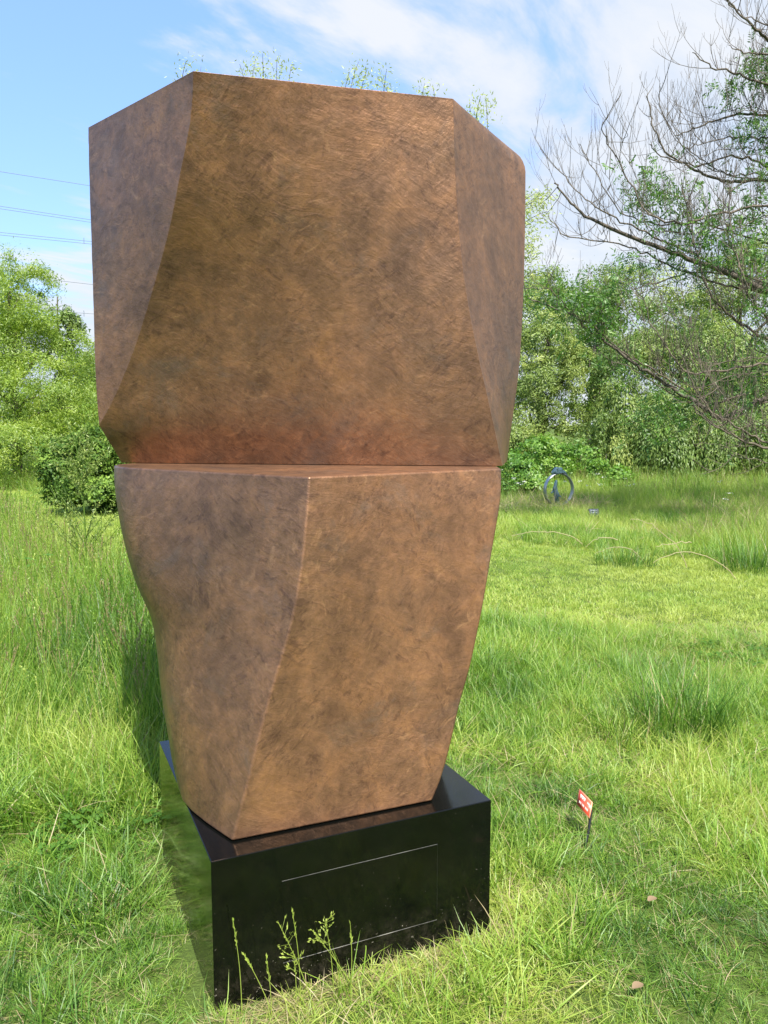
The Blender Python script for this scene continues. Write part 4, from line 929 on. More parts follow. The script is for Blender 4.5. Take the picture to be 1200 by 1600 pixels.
# -- right background, from the sculpture's edge to the right of the picture
def btree(name, label, L, mat, seed, n=0, ns=0, sl=1.0, size=.13, lsz=.12, tm=.45, clump=.24, yb=24, topz=5.5, **kw):
    if n: g, cc = crown(L, n, size, clump=clump, tmid=tm, **kw)
    else: g = Geo()
    if ns: strands(g, L, ns, sl, lsz, tmid=tm, per=20)
    cx = float(np.mean([l[0] for l in L]))
    make_tree(name, label, 'tree', (cx, yb, 0), (cx + .1, yb, topz), .2, g, mat, MAT_DARKBARK, [l[:3] for l in L], seed)

L = [lob(835, 470, 34, 2.0, 1.3), lob(905, 462, 35, 2.2, 1.3), lob(970, 470, 36, 1.9, 1.5), lob(880, 540, 34, 3.2, 1.8), lob(1010, 520, 35, 1.6, 1.6)]
btree('broad_tree', 'broad mid-green tree forming the skyline right of the sculpture', L, MAT_WILLOW2, 21, n=42000, size=.10, clump=.33, tm=.45, yb=34, topz=7)
L = [lob(850, 545, 24, 1.15, 1.1), lob(815, 640, 23.5, 1.0, 1.0), lob(890, 590, 24, .9, 1.1), lob(875, 660, 23.5, .75, .7), lob(840, 605, 23, .9, .9), lob(800, 700, 22.5, 1.0, .8), lob(860, 715, 22, .8, .6)]
btree('yellow_willow', 'yellowish green willow with hanging clumps beside the sculpture edge', L, MAT_WILLOW, 22, n=30000, ns=2400, sl=.8, size=.075, lsz=.085, clump=.16, tm=.55, yb=24, topz=4.5)
L = [lob(920, 560, 27, .9, 1.3), lob(925, 650, 26, .9, 1.1), lob(945, 500, 28, .9, 1.0)]
btree('shaded_tree', 'dark leafy tree in the gap between the two willows', L, MAT_MID, 23, n=9000, size=.14, tm=.3, yb=27, topz=5)
L = [lob(1010, 560, 23, 1.3, 1.1), lob(1090, 560, 23.5, 1.6, 1.3), lob(985, 640, 22, 1.1, .9), lob(1070, 650, 21.5, 1.4, .9), lob(1165, 610, 22.5, 1.6, 1.2), lob(1250, 600, 22, 1.6, 1.3), lob(960, 690, 21.5, .9, .8), lob(1040, 690, 21, 1.1, .7), lob(1130, 680, 21, 1.3, .8), lob(1210, 680, 21, 1.2, .8)]
btree('weeping_willow', 'wide weeping willow trailing long shoots to the meadow on the right', L, MAT_WILLOW2, 24, n=22000, ns=7000, sl=1.7, size=.085, lsz=.10, clump=.2, tm=.45, yb=23, topz=4.6)
L = [lob(1110, 455, 30, 2.2, 1.6), lob(1190, 430, 30, 2.0, 1.6), lob(1260, 470, 30, 2.2, 2.2), lob(1060, 500, 30, 1.6, 1.2), lob(1150, 540, 29, 2.2, 1.6)]
btree('tall_green_tree', 'tall yellow-green tree behind the bare branches at the right edge', L, MAT_WILLOW, 25, n=38000, size=.10, clump=.34, tm=.5, yb=30, topz=8)
L = [lob(1010, 705, 23.5, 1.0, .5), lob(1140, 705, 23.5, 1.6, .5), lob(1060, 695, 24, 1.2, .6), lob(960, 690, 24, .9, .6)]
btree('low_shaded_bush', 'low dark bush in shade beneath the weeping willow', L, MAT_BUSH, 26, n=10000, size=.12, tm=.25, clump=.2, yb=22, topz=1.4)
# undergrowth round the ring
for k, (px_c, py_c, yy, w, h) in enumerate([(805, 745, 18, .55, .55), (850, 725, 19.5, .75, .7), (905, 728, 19.5, .7, .6), (945, 742, 19, .55, .4)]):
    L = [lob(px_c, py_c, yy, w, h), lob(px_c + 18, py_c + 20, yy - .5, w * .8, h * .7)]
    g, cc = crown(L, 6500, .085, clump=.12, shell=.3, tmid=.5, asp=.5, per=25)
    b = at(px_c, 780, yy)
    make_tree('undergrowth_shrub', ['bright green leafy shrub touching the sculpture edge', 'bright green leafy shrub just behind the ring statue', 'leafy green shrub to the right of the ring statue', 'low straggling shrub where the weeping willow meets the meadow'][k], 'shrub', (b[0], yy, 0), (b[0], yy, .9), .03, g, MAT_NETTLE, MAT_BARK, [l[:3] for l in L], 31 + k, 'shrubs under the trees on the right')
# the wood behind and beside the viewer, seen only as a reflection in stone and bronze
L = []
for k in range(26):
    a = math.radians(100 + k * 13.2); R_ = rng.uniform(16, 21)
    xx, yy = R_ * math.sin(a), R_ * math.cos(a)
    if yy > 12: continue
    hh = rng.uniform(1.8, 3.2)
    L.append((xx, yy, hh * .8, 2.4, 2.4, hh))
g, cc = crown(L, 26000, .34, clump=.5, shell=.6, tmid=.5, per=30)
tag(link('wood', g.mesh('wood', MAT_MID)), 'green wood around the garden behind the viewer', 'wood', kind='stuff')

# ------------------------------------------------------------------ the half-bare ash on the right
LIMBS = [
    (.060, [(1420, 520, 8.6), (1300, 482, 8.5), (1200, 455, 8.4), (1130, 425, 8.3), (1060, 398, 8.2), (1000, 375, 8.1), (930, 345, 8), (895, 320, 8), (866, 286, 8)]),
    (.034, [(1420, 360, 8.8), (1300, 300, 8.7), (1200, 283, 8.5), (1150, 284, 8.4), (1120, 280, 8.4), (1080, 262, 8.3), (1040, 235, 8.2), (1018, 190, 8.2), (1012, 148, 8.2)]),
    (.028, [(1400, 230, 8.6), (1280, 190, 8.4), (1200, 182, 8.2), (1160, 178, 8.2), (1115, 190, 8.1), (1080, 203, 8.1), (1055, 212, 8.1)]),
    (.026, [(1400, 200, 8), (1280, 150, 8), (1200, 132, 7.8), (1150, 115, 7.8), (1110, 103, 7.7), (1082, 82, 7.7)]),
    (.030, [(1380, 180, 7.4), (1270, 110, 7.4), (1200, 62, 7.4), (1175, 42, 7.3), (1150, 15, 7.3), (1128, -12, 7.3)]),
    (.020, [(1300, 120, 7.8), (1200, 85, 7.7), (1165, 82, 7.7), (1138, 70, 7.7)]),
    (.042, [(1420, 740, 8.2), (1300, 650, 8.1), (1200, 625, 8), (1160, 640, 7.9), (1125, 652, 7.9), (1085, 628, 7.8), (1040, 598, 7.8), (1000, 574, 7.7), (965, 548, 7.7), (925, 520, 7.7), (890, 490, 7.6), (850, 476, 7.6), (820, 460, 7.6)]),
    (.020, [(1300, 560, 7.4), (1200, 568, 7.3), (1140, 576, 7.3), (1075, 581, 7.2), (1040, 540, 7.2), (1015, 500, 7.2), (1005, 455, 7.2)]),
    (.018, [(1300, 720, 7), (1200, 692, 7), (1150, 665, 7), (1110, 640, 7), (1075, 583, 7), (1072, 565, 7)]),
    (.018, [(1320, 700, 6.8), (1200, 700, 6.8), (1130, 672, 6.8), (1092, 648, 6.8), (1088, 625, 6.8)]),
    (.026, [(1400, 560, 9), (1300, 480, 9), (1200, 448, 8.9), (1140, 430, 8.8), (1075, 428, 8.8), (1010, 445, 8.7), (960, 462, 8.7)]),
    (.024, [(1400, 420, 8.6), (1300, 340, 8.6), (1200, 262, 8.4), (1150, 244, 8.3), (1090, 258, 8.2), (1030, 240, 8.2), (1015, 225, 8.1)]),
    (.022, [(1400, 400, 8.0), (1280, 330, 7.9), (1200, 322, 7.8), (1120, 335, 7.8), (1060, 350, 7.7), (1010, 330, 7.7), (975, 270, 7.7), (945, 210, 7.7), (942, 190, 7.7)]),
    (.020, [(1400, 450, 8.9), (1290, 400, 8.8), (1200, 380, 8.8), (1100, 350, 8.7), (1030, 350, 8.6), (970, 330, 8.6), (925, 260, 8.6), (905, 225, 8.6)]),
    (.024, [(1380, 600, 8), (1290, 560, 7.8), (1200, 530, 7.7), (1150, 500, 7.7), (1110, 460, 7.6), (1090, 400, 7.6), (1075, 340, 7.6), (1065, 280, 7.5)]),
    (.022, [(1380, 560, 7.5), (1260, 520, 7.5), (1200, 500, 7.5), (1170, 450, 7.4), (1150, 400, 7.4), (1140, 330, 7.4), (1150, 250, 7.4)]),
    (.020, [(1340, 300, 8.2), (1230, 222, 8.2), (1190, 215, 8.1), (1150, 215, 8.1), (1105, 222, 8.0), (1070, 232, 8.0)]),
]
ASH_D = 1.55
def build_ash():
    root = empty('ash_tree', (5.9 * ASH_D, 8.6 * ASH_D, 0))
    tag(root, 'half-bare ash tree reaching pale twiggy branches in from the right edge', 'tree')
    g = Geo()
    tb = np.array([[5.9, 8.6, -.1], [5.85, 8.6, 1.0], [5.75, 8.6, 2.2], [5.85, 8.65, 3.6], [5.95, 8.6, 5.0], [5.8, 8.4, 6.8]]) * ASH_D
    g.tube(tb, [.24, .19, .16, .13, .10, .05], 9)
    tw = Geo(); lf = Geo()
    def smooth(p, n):
        p = np.asarray(p); m = len(p); t = np.linspace(0, m - 1, n); i = np.clip(t.astype(int), 0, m - 2); f = (t - i)[:, None]
        a = p[np.clip(i - 1, 0, m - 1)]; b = p[i]; c = p[i + 1]; d = p[np.clip(i + 2, 0, m - 1)]
        return .5 * (2 * b + (c - a) * f + (2 * a - 5 * b + 4 * c - d) * f ** 2 + (3 * b - a - 3 * c + d) * f ** 3)
    def shoot(p0, d0, L, r, depth, lift):
        n = 7 if L > .25 else 5
        pts = [np.array(p0)]; d = np.array(d0, float)
        for k in range(n - 1):
            d = d + np.array([0, 0, lift]) / n + rng.normal(size=3) * .07
            d /= np.linalg.norm(d); pts.append(pts[-1] + d * L / (n - 1))
        pts = np.array(pts)
        tw.tube(pts, np.linspace(r, max(.0016, r * .3), n), 4 if r > .004 else 3)
        if depth < 2 and L > .22:
            for j in range(rng.integers(1, 4 if depth else 5)):
                f = rng.uniform(.2, .9); k = int(f * (n - 1)); q = pts[k] + (pts[k + 1] - pts[k]) * (f * (n - 1) - k)
                sd = rng.normal(size=3); sd[2] = abs(sd[2]) * .6; sd /= np.linalg.norm(sd)
                shoot(q, d * .55 + sd * .75, L * rng.uniform(.3, .6), r * .55, depth + 1, lift * 1.2)
        return pts
    def compound(p, d, L, tint):
        d = d / np.linalg.norm(d); n = 5
        u = np.linspace(.25, 1, n)
        dn = d + np.array([0, 0, -.25])
        c = p + d * (L * u)[:, None] + np.array([0, 0, -.18 * L]) * (u ** 2)[:, None]
        sd = np.cross(d, rng.normal(size=3)); sd /= np.linalg.norm(sd) + 1e-9
        for s in (-1, 1):
            lf.leaves(c, np.repeat((d * .6 + sd * s + np.array([0, 0, -.2]))[None], n, 0) + rng.normal(size=(n, 3)) * .12, L * .36, L * .115, np.clip(tint + rng.normal(size=n) * .1, 0, 1))
        lf.leaves((p + d * L)[None], dn[None], L * .4, L * .12, tint)
        tw.tube(np.stack([p, p + d * L * .5, p + d * L + np.array([0, 0, -.05 * L])]), .0012, 3)
    extra = []
    for r, P in LIMBS:            # finer boughs running beside the drawn ones
        for rep in range(2):
            dx, dy = rng.normal() * 26, rng.normal() * 30
            m = int(rng.integers(max(3, len(P) - 3), len(P) + 1))
            extra.append((r * .38, [(a + dx * (i / len(P)) + rng.normal() * 6, b_ + dy * (.3 + i / len(P)) + rng.normal() * 5, c_ + rng.normal() * .08) for i, (a, b_, c_) in enumerate(P[:m])]))
    for r, P in LIMBS + extra:
        r = r * 1.4
        p = np.array([at(a, b_, c_ * ASH_D) for a, b_, c_ in P]); src = np.array([5.85 * ASH_D, 8.6 * ASH_D, max(.8, p[0][2] - .5)])
        p = np.concatenate([src[None], p]); s = smooth(p, 5 * len(p))
        s[3:-1] += rng.normal(size=s[3:-1].shape) * .012
        n = len(s); rad = np.linspace(r * .85, r * .10 + .002, n)
        (g if r > .05 else tw).tube(s, rad, 7 if r > .03 else 5)
        seg = np.linalg.norm(np.diff(s, axis=0), axis=1); cum = np.concatenate([[0], np.cumsum(seg)]); T = cum[-1]
        nt = int(T * (5.6 if r > .02 else 4.2))
        for k in range(nt):
            f = rng.uniform(.28, 1.0) * T; i = min(n - 2, int(np.searchsorted(cum, f) - 1)); q = s[i] + (s[i + 1] - s[i]) * ((f - cum[i]) / max(seg[i], 1e-6))
            d = s[i + 1] - s[i]; d /= np.linalg.norm(d)
            up = np.array([0, 0, 1.0]); sd = rng.normal(size=3) * .55
            low = rng.random() < .22
            dd = d * .35 + up * (rng.uniform(.4, 1.1) if not low else -.3) + sd
            shoot(q, dd / np.linalg.norm(dd), rng.uniform(.22, .95), rng.uniform(.0042, .0068), 0, 1.1)
    # leafy places along the limbs
    spots = [(1020, 285, 8, .32, 30), (1045, 305, 8, .22, 20), (1010, 330, 8, .25, 16), (905, 465, 7.6, .26, 34), (935, 480, 7.6, .26, 34), (925, 515, 7.7, .24, 26), (850, 470, 7.6, .2, 16), (1110, 350, 7.8, .34, 34), (1090, 390, 7.8, .30, 26), (1165, 400, 7.6, .34, 30),
             (1195, 100, 8.0, .22, 30), (1180, 125, 8.0, .14, 14), (1140, 140, 8, .13, 10), (1190, 195, 8, .16, 14), (1165, 215, 8, .16, 12), (1135, 395, 7.6, .3, 22), (1040, 400, 8, .28, 16), (1190, 470, 7.6, .3, 22),
             (1060, 640, 8, .4, 40), (1110, 615, 8, .42, 48), (1170, 600, 8, .42, 48), (1020, 660, 8, .32, 22), (1150, 560, 8, .3, 22), (1060, 500, 8, .3, 14), (960, 560, 8, .26, 12), (1190, 300, 8, .3, 18), (1190, 350, 8, .3, 22), (1190, 260, 8, .25, 12), (1190, 540, 7.6, .3, 22), (980, 425, 8, .25, 12)]
    for (sx, sy, yy, rr, n) in spots:
        c = at(sx, sy, yy * ASH_D); rr = rr * ASH_D
        for k in range(int(n * 2.2)):
            p = c + rng.normal(size=3) * rr * np.array([.6, .6, .42])
            d = rng.normal(size=3) * .8 + np.array([0, 0, .15])
            compound(p, d, rng.uniform(.13, .24), float(np.clip(rng.normal(.36, .2), 0, 1)))
    link('trunk', g.mesh('trunk', MAT_BARK, True), root)
    link('twigs', tw.mesh('twigs', MAT_TWIG, True), root)
    link('leaves', lf.mesh('leaves', MAT_ASH), root)
    print('ash tris', len(lf.v), sum(len(x) for x in tw.q))
build_ash()

# ------------------------------------------------------------------ power line
def build_power():
    # far pylon hidden behind the sculpture carries the wires seen against the left sky
    lines = [(268, 290, 1), (322, 343, 1), (326, 347, 1), (363, 377, 1), (367, 381, 1), (428, 444, 1), (480, 490, 0), (541, 546, 0)]
    px0, s_end = np.array([5.2, 8.0]), 5.4
    base = None; ends = []
    root = empty('power_line', (-7.2, 113.2, 0))
    tag(root, 'overhead power line crossing the sky left of the sculpture', 'power line')
    for (ya, yb, two) in lines:
        A = at(0, ya, 70); Bp = at(140, yb, 78)
        d = Bp - A
        k = (-7.2 - A[0]) / d[0]
        E_ = A + d * k; S_ = A - d * 2.2
        u = np.linspace(0, 1, 14)[:, None]
        pts = S_ + (E_ - S_) * u
        g = Geo(); g.tube(pts, .022, 4)
        if ya in (363, 480):
            q = A + d * .93; g.tube(np.stack([q + [0, 0, .25], q - [0, 0, .30]]), .03, 4)
        link('cable', g.mesh('cable', MAT_CABLE, True), root)
        ends.append(E_)
    ends = np.array(ends); top = ends[:, 2].max() + 2
    yb = float(ends[:, 1].mean()); xb = -7.2
    g = Geo(); w0, w1 = 2.6, .7
    def leg(sx, sy, z): f = z / top; w = w0 + (w1 - w0) * f; return np.array([xb + sx * w, yb + sy * w, z])
    for sx in (-1, 1):
        for sy in (-1, 1): g.tube(np.stack([leg(sx, sy, 0), leg(sx, sy, top)]), .10, 4)
    zs = np.linspace(0, top, 12)
    for a, b_ in zip(zs[:-1], zs[1:]):
        for (s1, s2) in (((-1, -1), (1, -1)), ((1, -1), (1, 1)), ((1, 1), (-1, 1)), ((-1, 1), (-1, -1))):
            g.tube(np.stack([leg(*s1, a), leg(*s2, b_)]), .05, 3); g.tube(np.stack([leg(*s2, a), leg(*s1, b_)]), .05, 3)
    link('mast', g.mesh('mast', MAT_STEEL), root)
    for E_ in ends[[0, 1, 3, 5, 6, 7]]:
        g = Geo(); c = np.array([xb, yb, E_[2] + .6])
        g.tube(np.stack([c, E_ + np.array([0, 0, .25])]), .10, 4); g.tube(np.stack([E_ + np.array([0, 0, .3]), E_]), .06, 4)
        link('cross_arm', g.mesh('cross_arm', MAT_STEEL), root)
build_power()

# ------------------------------------------------------------------ ring statue with two otters
def skin_body(name, chain, radii, mat, parent, edges=None, root_i=0):
    me = bpy.data.meshes.new(name)
    ed = edges or [(k, k + 1) for k in range(len(chain) - 1)]
    me.from_pydata([tuple(c) for c in chain], ed, [])
    o = link(name, me, parent)
    sk = o.modifiers.new('skin', 'SKIN')
    me.skin_vertices.new() if not me.skin_vertices else None
    for i, r in enumerate(radii):
        me.skin_vertices[0].data[i].radius = (r, r)
    me.skin_vertices[0].data[root_i].use_root = True
    sb = o.modifiers.new('sub', 'SUBSURF'); sb.levels = 2; sb.render_levels = 2
    sk.use_smooth_shade = True
    me.materials.append(mat)
    return o

def build_ring():
    C_ = at(873, 765, 15.2); R_ = .315
    root = empty('ring_statue', (C_[0], 15.2, 0))
    tag(root, 'small metal ring statue with blue-grey otters, standing in the long grass', 'statue')
    n, hw, th = 64, .045, .020
    yaw = math.radians(22)
    ax = np.array([math.cos(yaw), math.sin(yaw), 0]); ay = np.array([-math.sin(yaw), math.cos(yaw), 0])
    v = []; q = []
    for k in range(n):
        a = 2 * math.pi * k / n; rd = ax * math.cos(a) + np.array([0, 0, 1]) * math.sin(a)
        prof = [(R_, -hw), (R_, hw), (R_ - th, hw * .8), (R_ - th, -hw * .8)]
        for (r, w) in prof: v.append(C_ + rd * r + ay * w)
    for k in range(n):
        m = (k + 1) % n
        for j in range(4): q.append([k * 4 + j, k * 4 + (j + 1) % 4, m * 4 + (j + 1) % 4, m * 4 + j])
    link('ring', mesh_np('ring', np.array(v), np.array(q), MAT_RING, smooth=False), root)
    g = Geo(); g.tube(np.stack([C_ + np.array([0, 0, -R_ + .01]), np.array([C_[0], 15.2, -.05])]), .035, 8); link('foot', g.mesh('foot', MAT_RING, True), root)
    Z = np.array([0, 0, 1.0])
    def on(a, r=0.0): a = math.radians(a); return C_ + (ax * math.cos(a) + Z * math.sin(a)) * (R_ + r)
    # otter lying along the top of the ring, head to the left
    ch = [on(93, .05), on(103, .06), on(113, .045), on(119, .04), on(82, .055), on(72, .035), on(62, .018), on(54, .010),
          on(104, .02) - ay * .045, on(106, .0) - ay * .05, on(80, .02) - ay * .04, on(76, .0) - ay * .045]
    rd = [.062, .050, .036, .018, .058, .034, .018, .008, .022, .014, .022, .014]
    ed = [(0, 1), (1, 2), (2, 3), (0, 4), (4, 5), (5, 6), (6, 7), (1, 8), (8, 9), (4, 10), (10, 11)]
    skin_body('top_otter', ch, rd, MAT_VERDI, root, ed)
    # otter diving down inside the ring
    def ins(px, py): return at(px, py, 15.2) - ay * .0
    ch = [ins(869, 772), ins(867.5, 763), ins(868, 756), ins(870, 750), ins(870, 781), ins(874, 788), ins(877, 792), ins(864, 768), ins(861, 771), ins(873, 774), ins(877, 777)]
    rd = [.050, .040, .034, .022, .046, .028, .014, .018, .012, .018, .012]
    ed = [(0, 1), (1, 2), (2, 3), (0, 4), (4, 5), (5, 6), (1, 7), (7, 8), (0, 9), (9, 10)]
    skin_body('diving_otter', ch, rd, MAT_VERDI, root, ed)
build_ring()

# ------------------------------------------------------------------ signs
def box_pts(c, ax, ay, az):
    """8 corners of a box with half axes ax, ay, az"""
    return np.array([c + sx * ax + sy * ay + sz * az for sz in (-1, 1) for sy in (-1, 1) for sx in (-1, 1)])
BOXQ = np.array([[0, 2, 3, 1], [4, 5, 7, 6], [0, 1, 5, 4], [2, 6, 7, 3], [0, 4, 6, 2], [1, 3, 7, 5]])
def boxmesh(name, boxes, mat):
    v = np.concatenate(boxes); q = np.concatenate([BOXQ + 8 * k for k in range(len(boxes))])
    return mesh_np(name, v, q, mat)

def build_red_sign():
    # the face leans back and is turned away to the right
    TL, TR, BR, BL = at(905.7, 1232, 3.02), at(926, 1254, 2.94), at(921.5, 1278.6, 2.90), at(900.9, 1257, 2.98)
    c = (TL + TR + BR + BL) / 4; ex = (TR - TL + BR - BL) / 4; ey = (TL - BL + TR - BR) / 4
    nrm = np.cross(ex, ey); nrm /= np.linalg.norm(nrm)
    if nrm[1] > 0: nrm = -nrm
    foot = np.array([at(911, 1340, 2.86)[0], 2.86, -.02])
    root = empty('stake_sign', foot); tag(root, 'small red sign on a black stake in the grass right of the plinth', 'sign')
    link('plate', boxmesh('plate', [box_pts(c, ex, ey, nrm * .0016)], MAT_REDEDGE), root)
    link('face', boxmesh('face', [box_pts(c + nrm * .0021, ex * .90, ey * .88, nrm * .0004)], MAT_RED), root)
    def bar(u0, u1, v0, v1): return box_pts(c + nrm * .0028 + ex * (u0 + u1) / 2 + ey * (v0 + v1) / 2, ex * (u1 - u0) / 2, ey * (v1 - v0) / 2, nrm * .0003)
    bars = []
    # unreadable print: a bold first word, a short one after it and a line of small words
    for k in range(6):
        u = -.66 + k * .125
        bars += [bar(u, u + .045, .18, .62), bar(u + .045, u + .10, .18 + .16 * (k % 2), .30 + .16 * (k % 2)), bar(u + .055, u + .095, .44, .60)]
    for k in range(3): bars += [bar(.40 + k * .11, .44 + k * .11, .22, .50), bar(.44 + k * .11, .48 + k * .11, .30, .38)]
    for k, w in enumerate([.07, .05, .08, 0, .06, .08, .05, 0, .07, .06, .08, .05]):
        if w: bars += [bar(-.68 + k * .115, -.68 + k * .115 + w * .5, -.55, -.25), bar(-.68 + k * .115 + w * .5, -.68 + k * .115 + w, -.48, -.38)]
    link('print', boxmesh('print', bars, MAT_WHITE), root)
    g = Geo(); top = (TR * .55 + BR * .45) - ex * .12 - nrm * .006
    g.tube(np.stack([foot, (foot + top) / 2 + np.array([.004, 0, 0]), top]), [.0045, .0055, .0055], 8)
    link('stake', g.mesh('stake', MAT_BLACK, True), root)
build_red_sign()

def build_plaque():
    c = at(928, 801, 13.0); ex = np.array([.075, .01, 0]); ey = np.array([0, .035, .052])
    n = np.cross(ex, ey); n /= np.linalg.norm(n); n = -n if n[1] > 0 else n
    root = empty('name_plaque', (c[0], 13.0, 0)); tag(root, 'small dark plaque on a stake in long grass near the ring statue', 'sign')
    link('frame', boxmesh('frame', [box_pts(c, ex * 1.12, ey * 1.12, n * .008)], MAT_BLACK), root)
    m = plain_mat('plaque_face', (.085, .10, .115), .6)
    mp_ = plain_mat('faded_print', (.30, .33, .35), .6)
    link('face', boxmesh('face', [box_pts(c + n * .0095, ex, ey, n * .001)], m), root)
    bars = [box_pts(c + n * .0115 + ey * v - ex * (1 - w) * .5 * 0, ex * w, ey * .10, n * .0008) for v, w in ((.5, .7), (-.1, .6))]
    link('print', boxmesh('print', bars, mp_), root)
    g = Geo(); g.tube(np.stack([np.array([c[0], 13.03, -.1]), c - n * .01]), .014, 6); link('stake', g.mesh('stake', MAT_BLACK, True), root)
build_plaque()

# ------------------------------------------------------------------ single plants
def on_ground(px, py):
    a = (px - 600) / F_PX; b = -(py - 800) / F_PX
    r = np.array([a, math.cos(PITCH) + b * math.sin(PITCH), -math.sin(PITCH) + b * math.cos(PITCH)])
    p = np.array([0, 0, EYE]) + r * (-EYE / r[2]); p[2] = float(ground_z(p[0], p[1])); return p

def stalk(base_px, tip_px, label, head=.30, kind=0, dy=0.0, dense=30):
    b_ = on_ground(*base_px); T = at(tip_px[0], tip_px[1], b_[1] + dy)
    root = empty('grass_stalk', b_); tag(root, label, 'grass stalk', 'seeding grass stalks')
    u = np.linspace(0, 1, 9)[:, None]; L_ = np.linalg.norm(T - b_)
    pts = b_ + (T - b_) * u + np.array([.02, .01, 0]) * np.sin(u * np.pi) * L_
    g = Geo(); g.tube(pts, np.linspace(.0013, .0007, 9), 4, .72); link('stem', g.mesh('stem', MAT_GRASS1, True), root)
    h = Geo(); f = rng.uniform(1 - head, 1.0, dense)
    c = b_ + (T - b_) * f[:, None] + np.array([.02, .01, 0]) * np.sin(f * np.pi)[:, None] * L_
    ax = (T - b_) / L_
    if kind == 0:     # tight spike
        h.leaves(c, ax + rng.normal(size=(dense, 3)) * .22, .012, .0036, np.clip(rng.normal(.7, .06, dense), 0, .78))
    else:             # open panicle with side twigs
        for k in range(dense // 4):
            d = rng.normal(size=3); d -= ax * d.dot(ax); d /= np.linalg.norm(d); ff = 1 - head * rng.random()
            p0 = b_ + (T - b_) * ff; p1 = p0 + (d * .9 + ax * .6) * rng.uniform(.012, .030)
            h.tube(np.stack([p0, p1]), .0005, 3, .7)
            h.leaves(p1[None] + rng.normal(size=(4, 3)) * .003, np.repeat((d + ax)[None], 4, 0) + rng.normal(size=(4, 3)) * .3, .010, .0034, .74)
        h.leaves(c, ax + rng.normal(size=(dense, 3)) * .3, .009, .003, .72)
    link('seed_head', h.mesh('seed_head', MAT_GRASS1), root)
stalk((378, 1590), (363, 1434), 'upright seeding grass stalk nearest the plinth front corner', .30)
stalk((428, 1590), (381, 1491), 'grass stalk leaning left, second from the plinth front corner', .30)
stalk((424, 1592), (416, 1496), 'short upright grass stalk beside the left-leaning one', .40)
stalk((462, 1585), (459, 1494), 'small bushy grass head low before the plinth', .35, 1)
stalk((492, 1578), (434, 1440), 'open grass panicle leaning left before the panel corner', .50, 1, dense=46)
stalk((470, 1572), (456, 1420), 'tallest upright grass stalk before the panel', .32)
stalk((522, 1560), (508, 1440), 'branching grass stalk in the middle before the plinth', .35, 1, dense=36)
stalk((560, 1556), (488, 1454), 'thin grass stalk slanting far left across the others', .28, 1)
stalk((547, 1562), (547, 1440), 'rightmost upright grass stalk before the panel', .32, dense=20)
stalk((736, 1560), (730, 1466), 'pale grass stalk at the right end of the plinth front', .35, dense=26)
stalk((4, 1205), (38, 1046), 'purplish grass stalk nodding right at the left edge', .14, 1, dense=40)
stalk((60, 1180), (78, 985), 'thin tall grass stalk in the meadow at the left edge', .18)
stalk((185, 1170), (150, 985), 'thin tall grass stalk between meadow and plinth', .18)

def arch(pts_px, y, label):
    p = np.array([at(a, b_, y + dy) for a, b_, dy in pts_px]); n = len(p)
    t = np.linspace(0, n - 1, 14); i = np.clip(t.astype(int), 0, n - 2); f = (t - i)[:, None]
    a = p[np.clip(i - 1, 0, n - 1)]; b_ = p[i]; c = p[i + 1]; d = p[np.clip(i + 2, 0, n - 1)]
    s = .5 * (2 * b_ + (c - a) * f + (2 * a - 5 * b_ + 4 * c - d) * f ** 2 + (3 * b_ - a - 3 * c + d) * f ** 3)
    s += rng.normal(size=s.shape) * .006
    g = Geo(); g.tube(s, np.linspace(.0052, .0024, 14), 4, .5)
    o = link('dry_stalk', g.mesh('dry_stalk', MAT_STRAW, True)); tag(o, label, 'dry stalk', 'dry bent stalks beyond the path')
arch([(1072, 885, 0), (1060, 857, 0), (1030, 828, 0), (1005, 813, 0), (985, 810, 0)], 8.6, 'dry stalk arching highest in the long grass right of the plaque')
arch([(1150, 905, 0), (1135, 887, 0), (1100, 868, 0), (1070, 862, 0), (1040, 870, 0), (1020, 880, 0)], 8.0, 'long low dry stalk arching at the far edge of the path')
arch([(910, 850, 0), (893, 838, 0), (860, 832, 0), (835, 831, 0), (800, 838, 0)], 10.0, 'dry stalk lying nearly flat below the ring statue')
arch([(1010, 885, 0), (992, 862, 0), (970, 855, 0), (950, 857, 0), (930, 866, 0)], 9.0, 'dry stalk bent over the dark tussock at the path edge')
arch([(965, 845, 0), (945, 839, 0), (930, 843, 0), (915, 855, 0)], 9.6, 'short dry stalk between ring statue and path edge')
arch([(1080, 848, 0), (1060, 849, 0), (1040, 852, 0), (1025, 854, 0)], 9.2, 'short straight dry stalk lying in the long grass')

def tussock(name, label, px, py, n, L0, L1, R, tint, lean=.35):
    c = on_ground(px, py); g = Geo()
    v, q, t, a, P = blades(n, R, L0, L1, .02, lean, .8, .0048, tint, .05); g.add(v + c, q, t, a)
    tag(link(name, g.mesh(name, MAT_GRASS1)), label, 'grass tuft')
tussock('grass_tussock', 'tall dark grass tussock standing between sign and mown path', 1065, 1140, 460, .20, .50, .24, .15)
tussock('grass_tussock', 'lower dark grass tuft left of the tall tussock', 985, 1150, 240, .12, .30, .20, .2)
tussock('grass_tussock', 'dark grass tussock at the far edge of the mown path', 975, 885, 420, .15, .34, .34, .2)
tussock('grass_tussock', 'dark tall tussock at the far path edge by the right border', 1170, 895, 420, .25, .6, .34, .18)
tussock('grass_tussock', 'lush dark grass tuft left of the plinth in the short grass', 140, 1435, 240, .07, .17, .14, .12, .7)
tussock('grass_tussock', 'lush grass tuft left of the plinth back corner', 135, 1235, 260, .10, .24, .16, .2, .6)
tussock('grass_tussock', 'tall grass tuft against the left side of the bronze', 238, 1160, 260, .25, .55, .16, .2, .3)

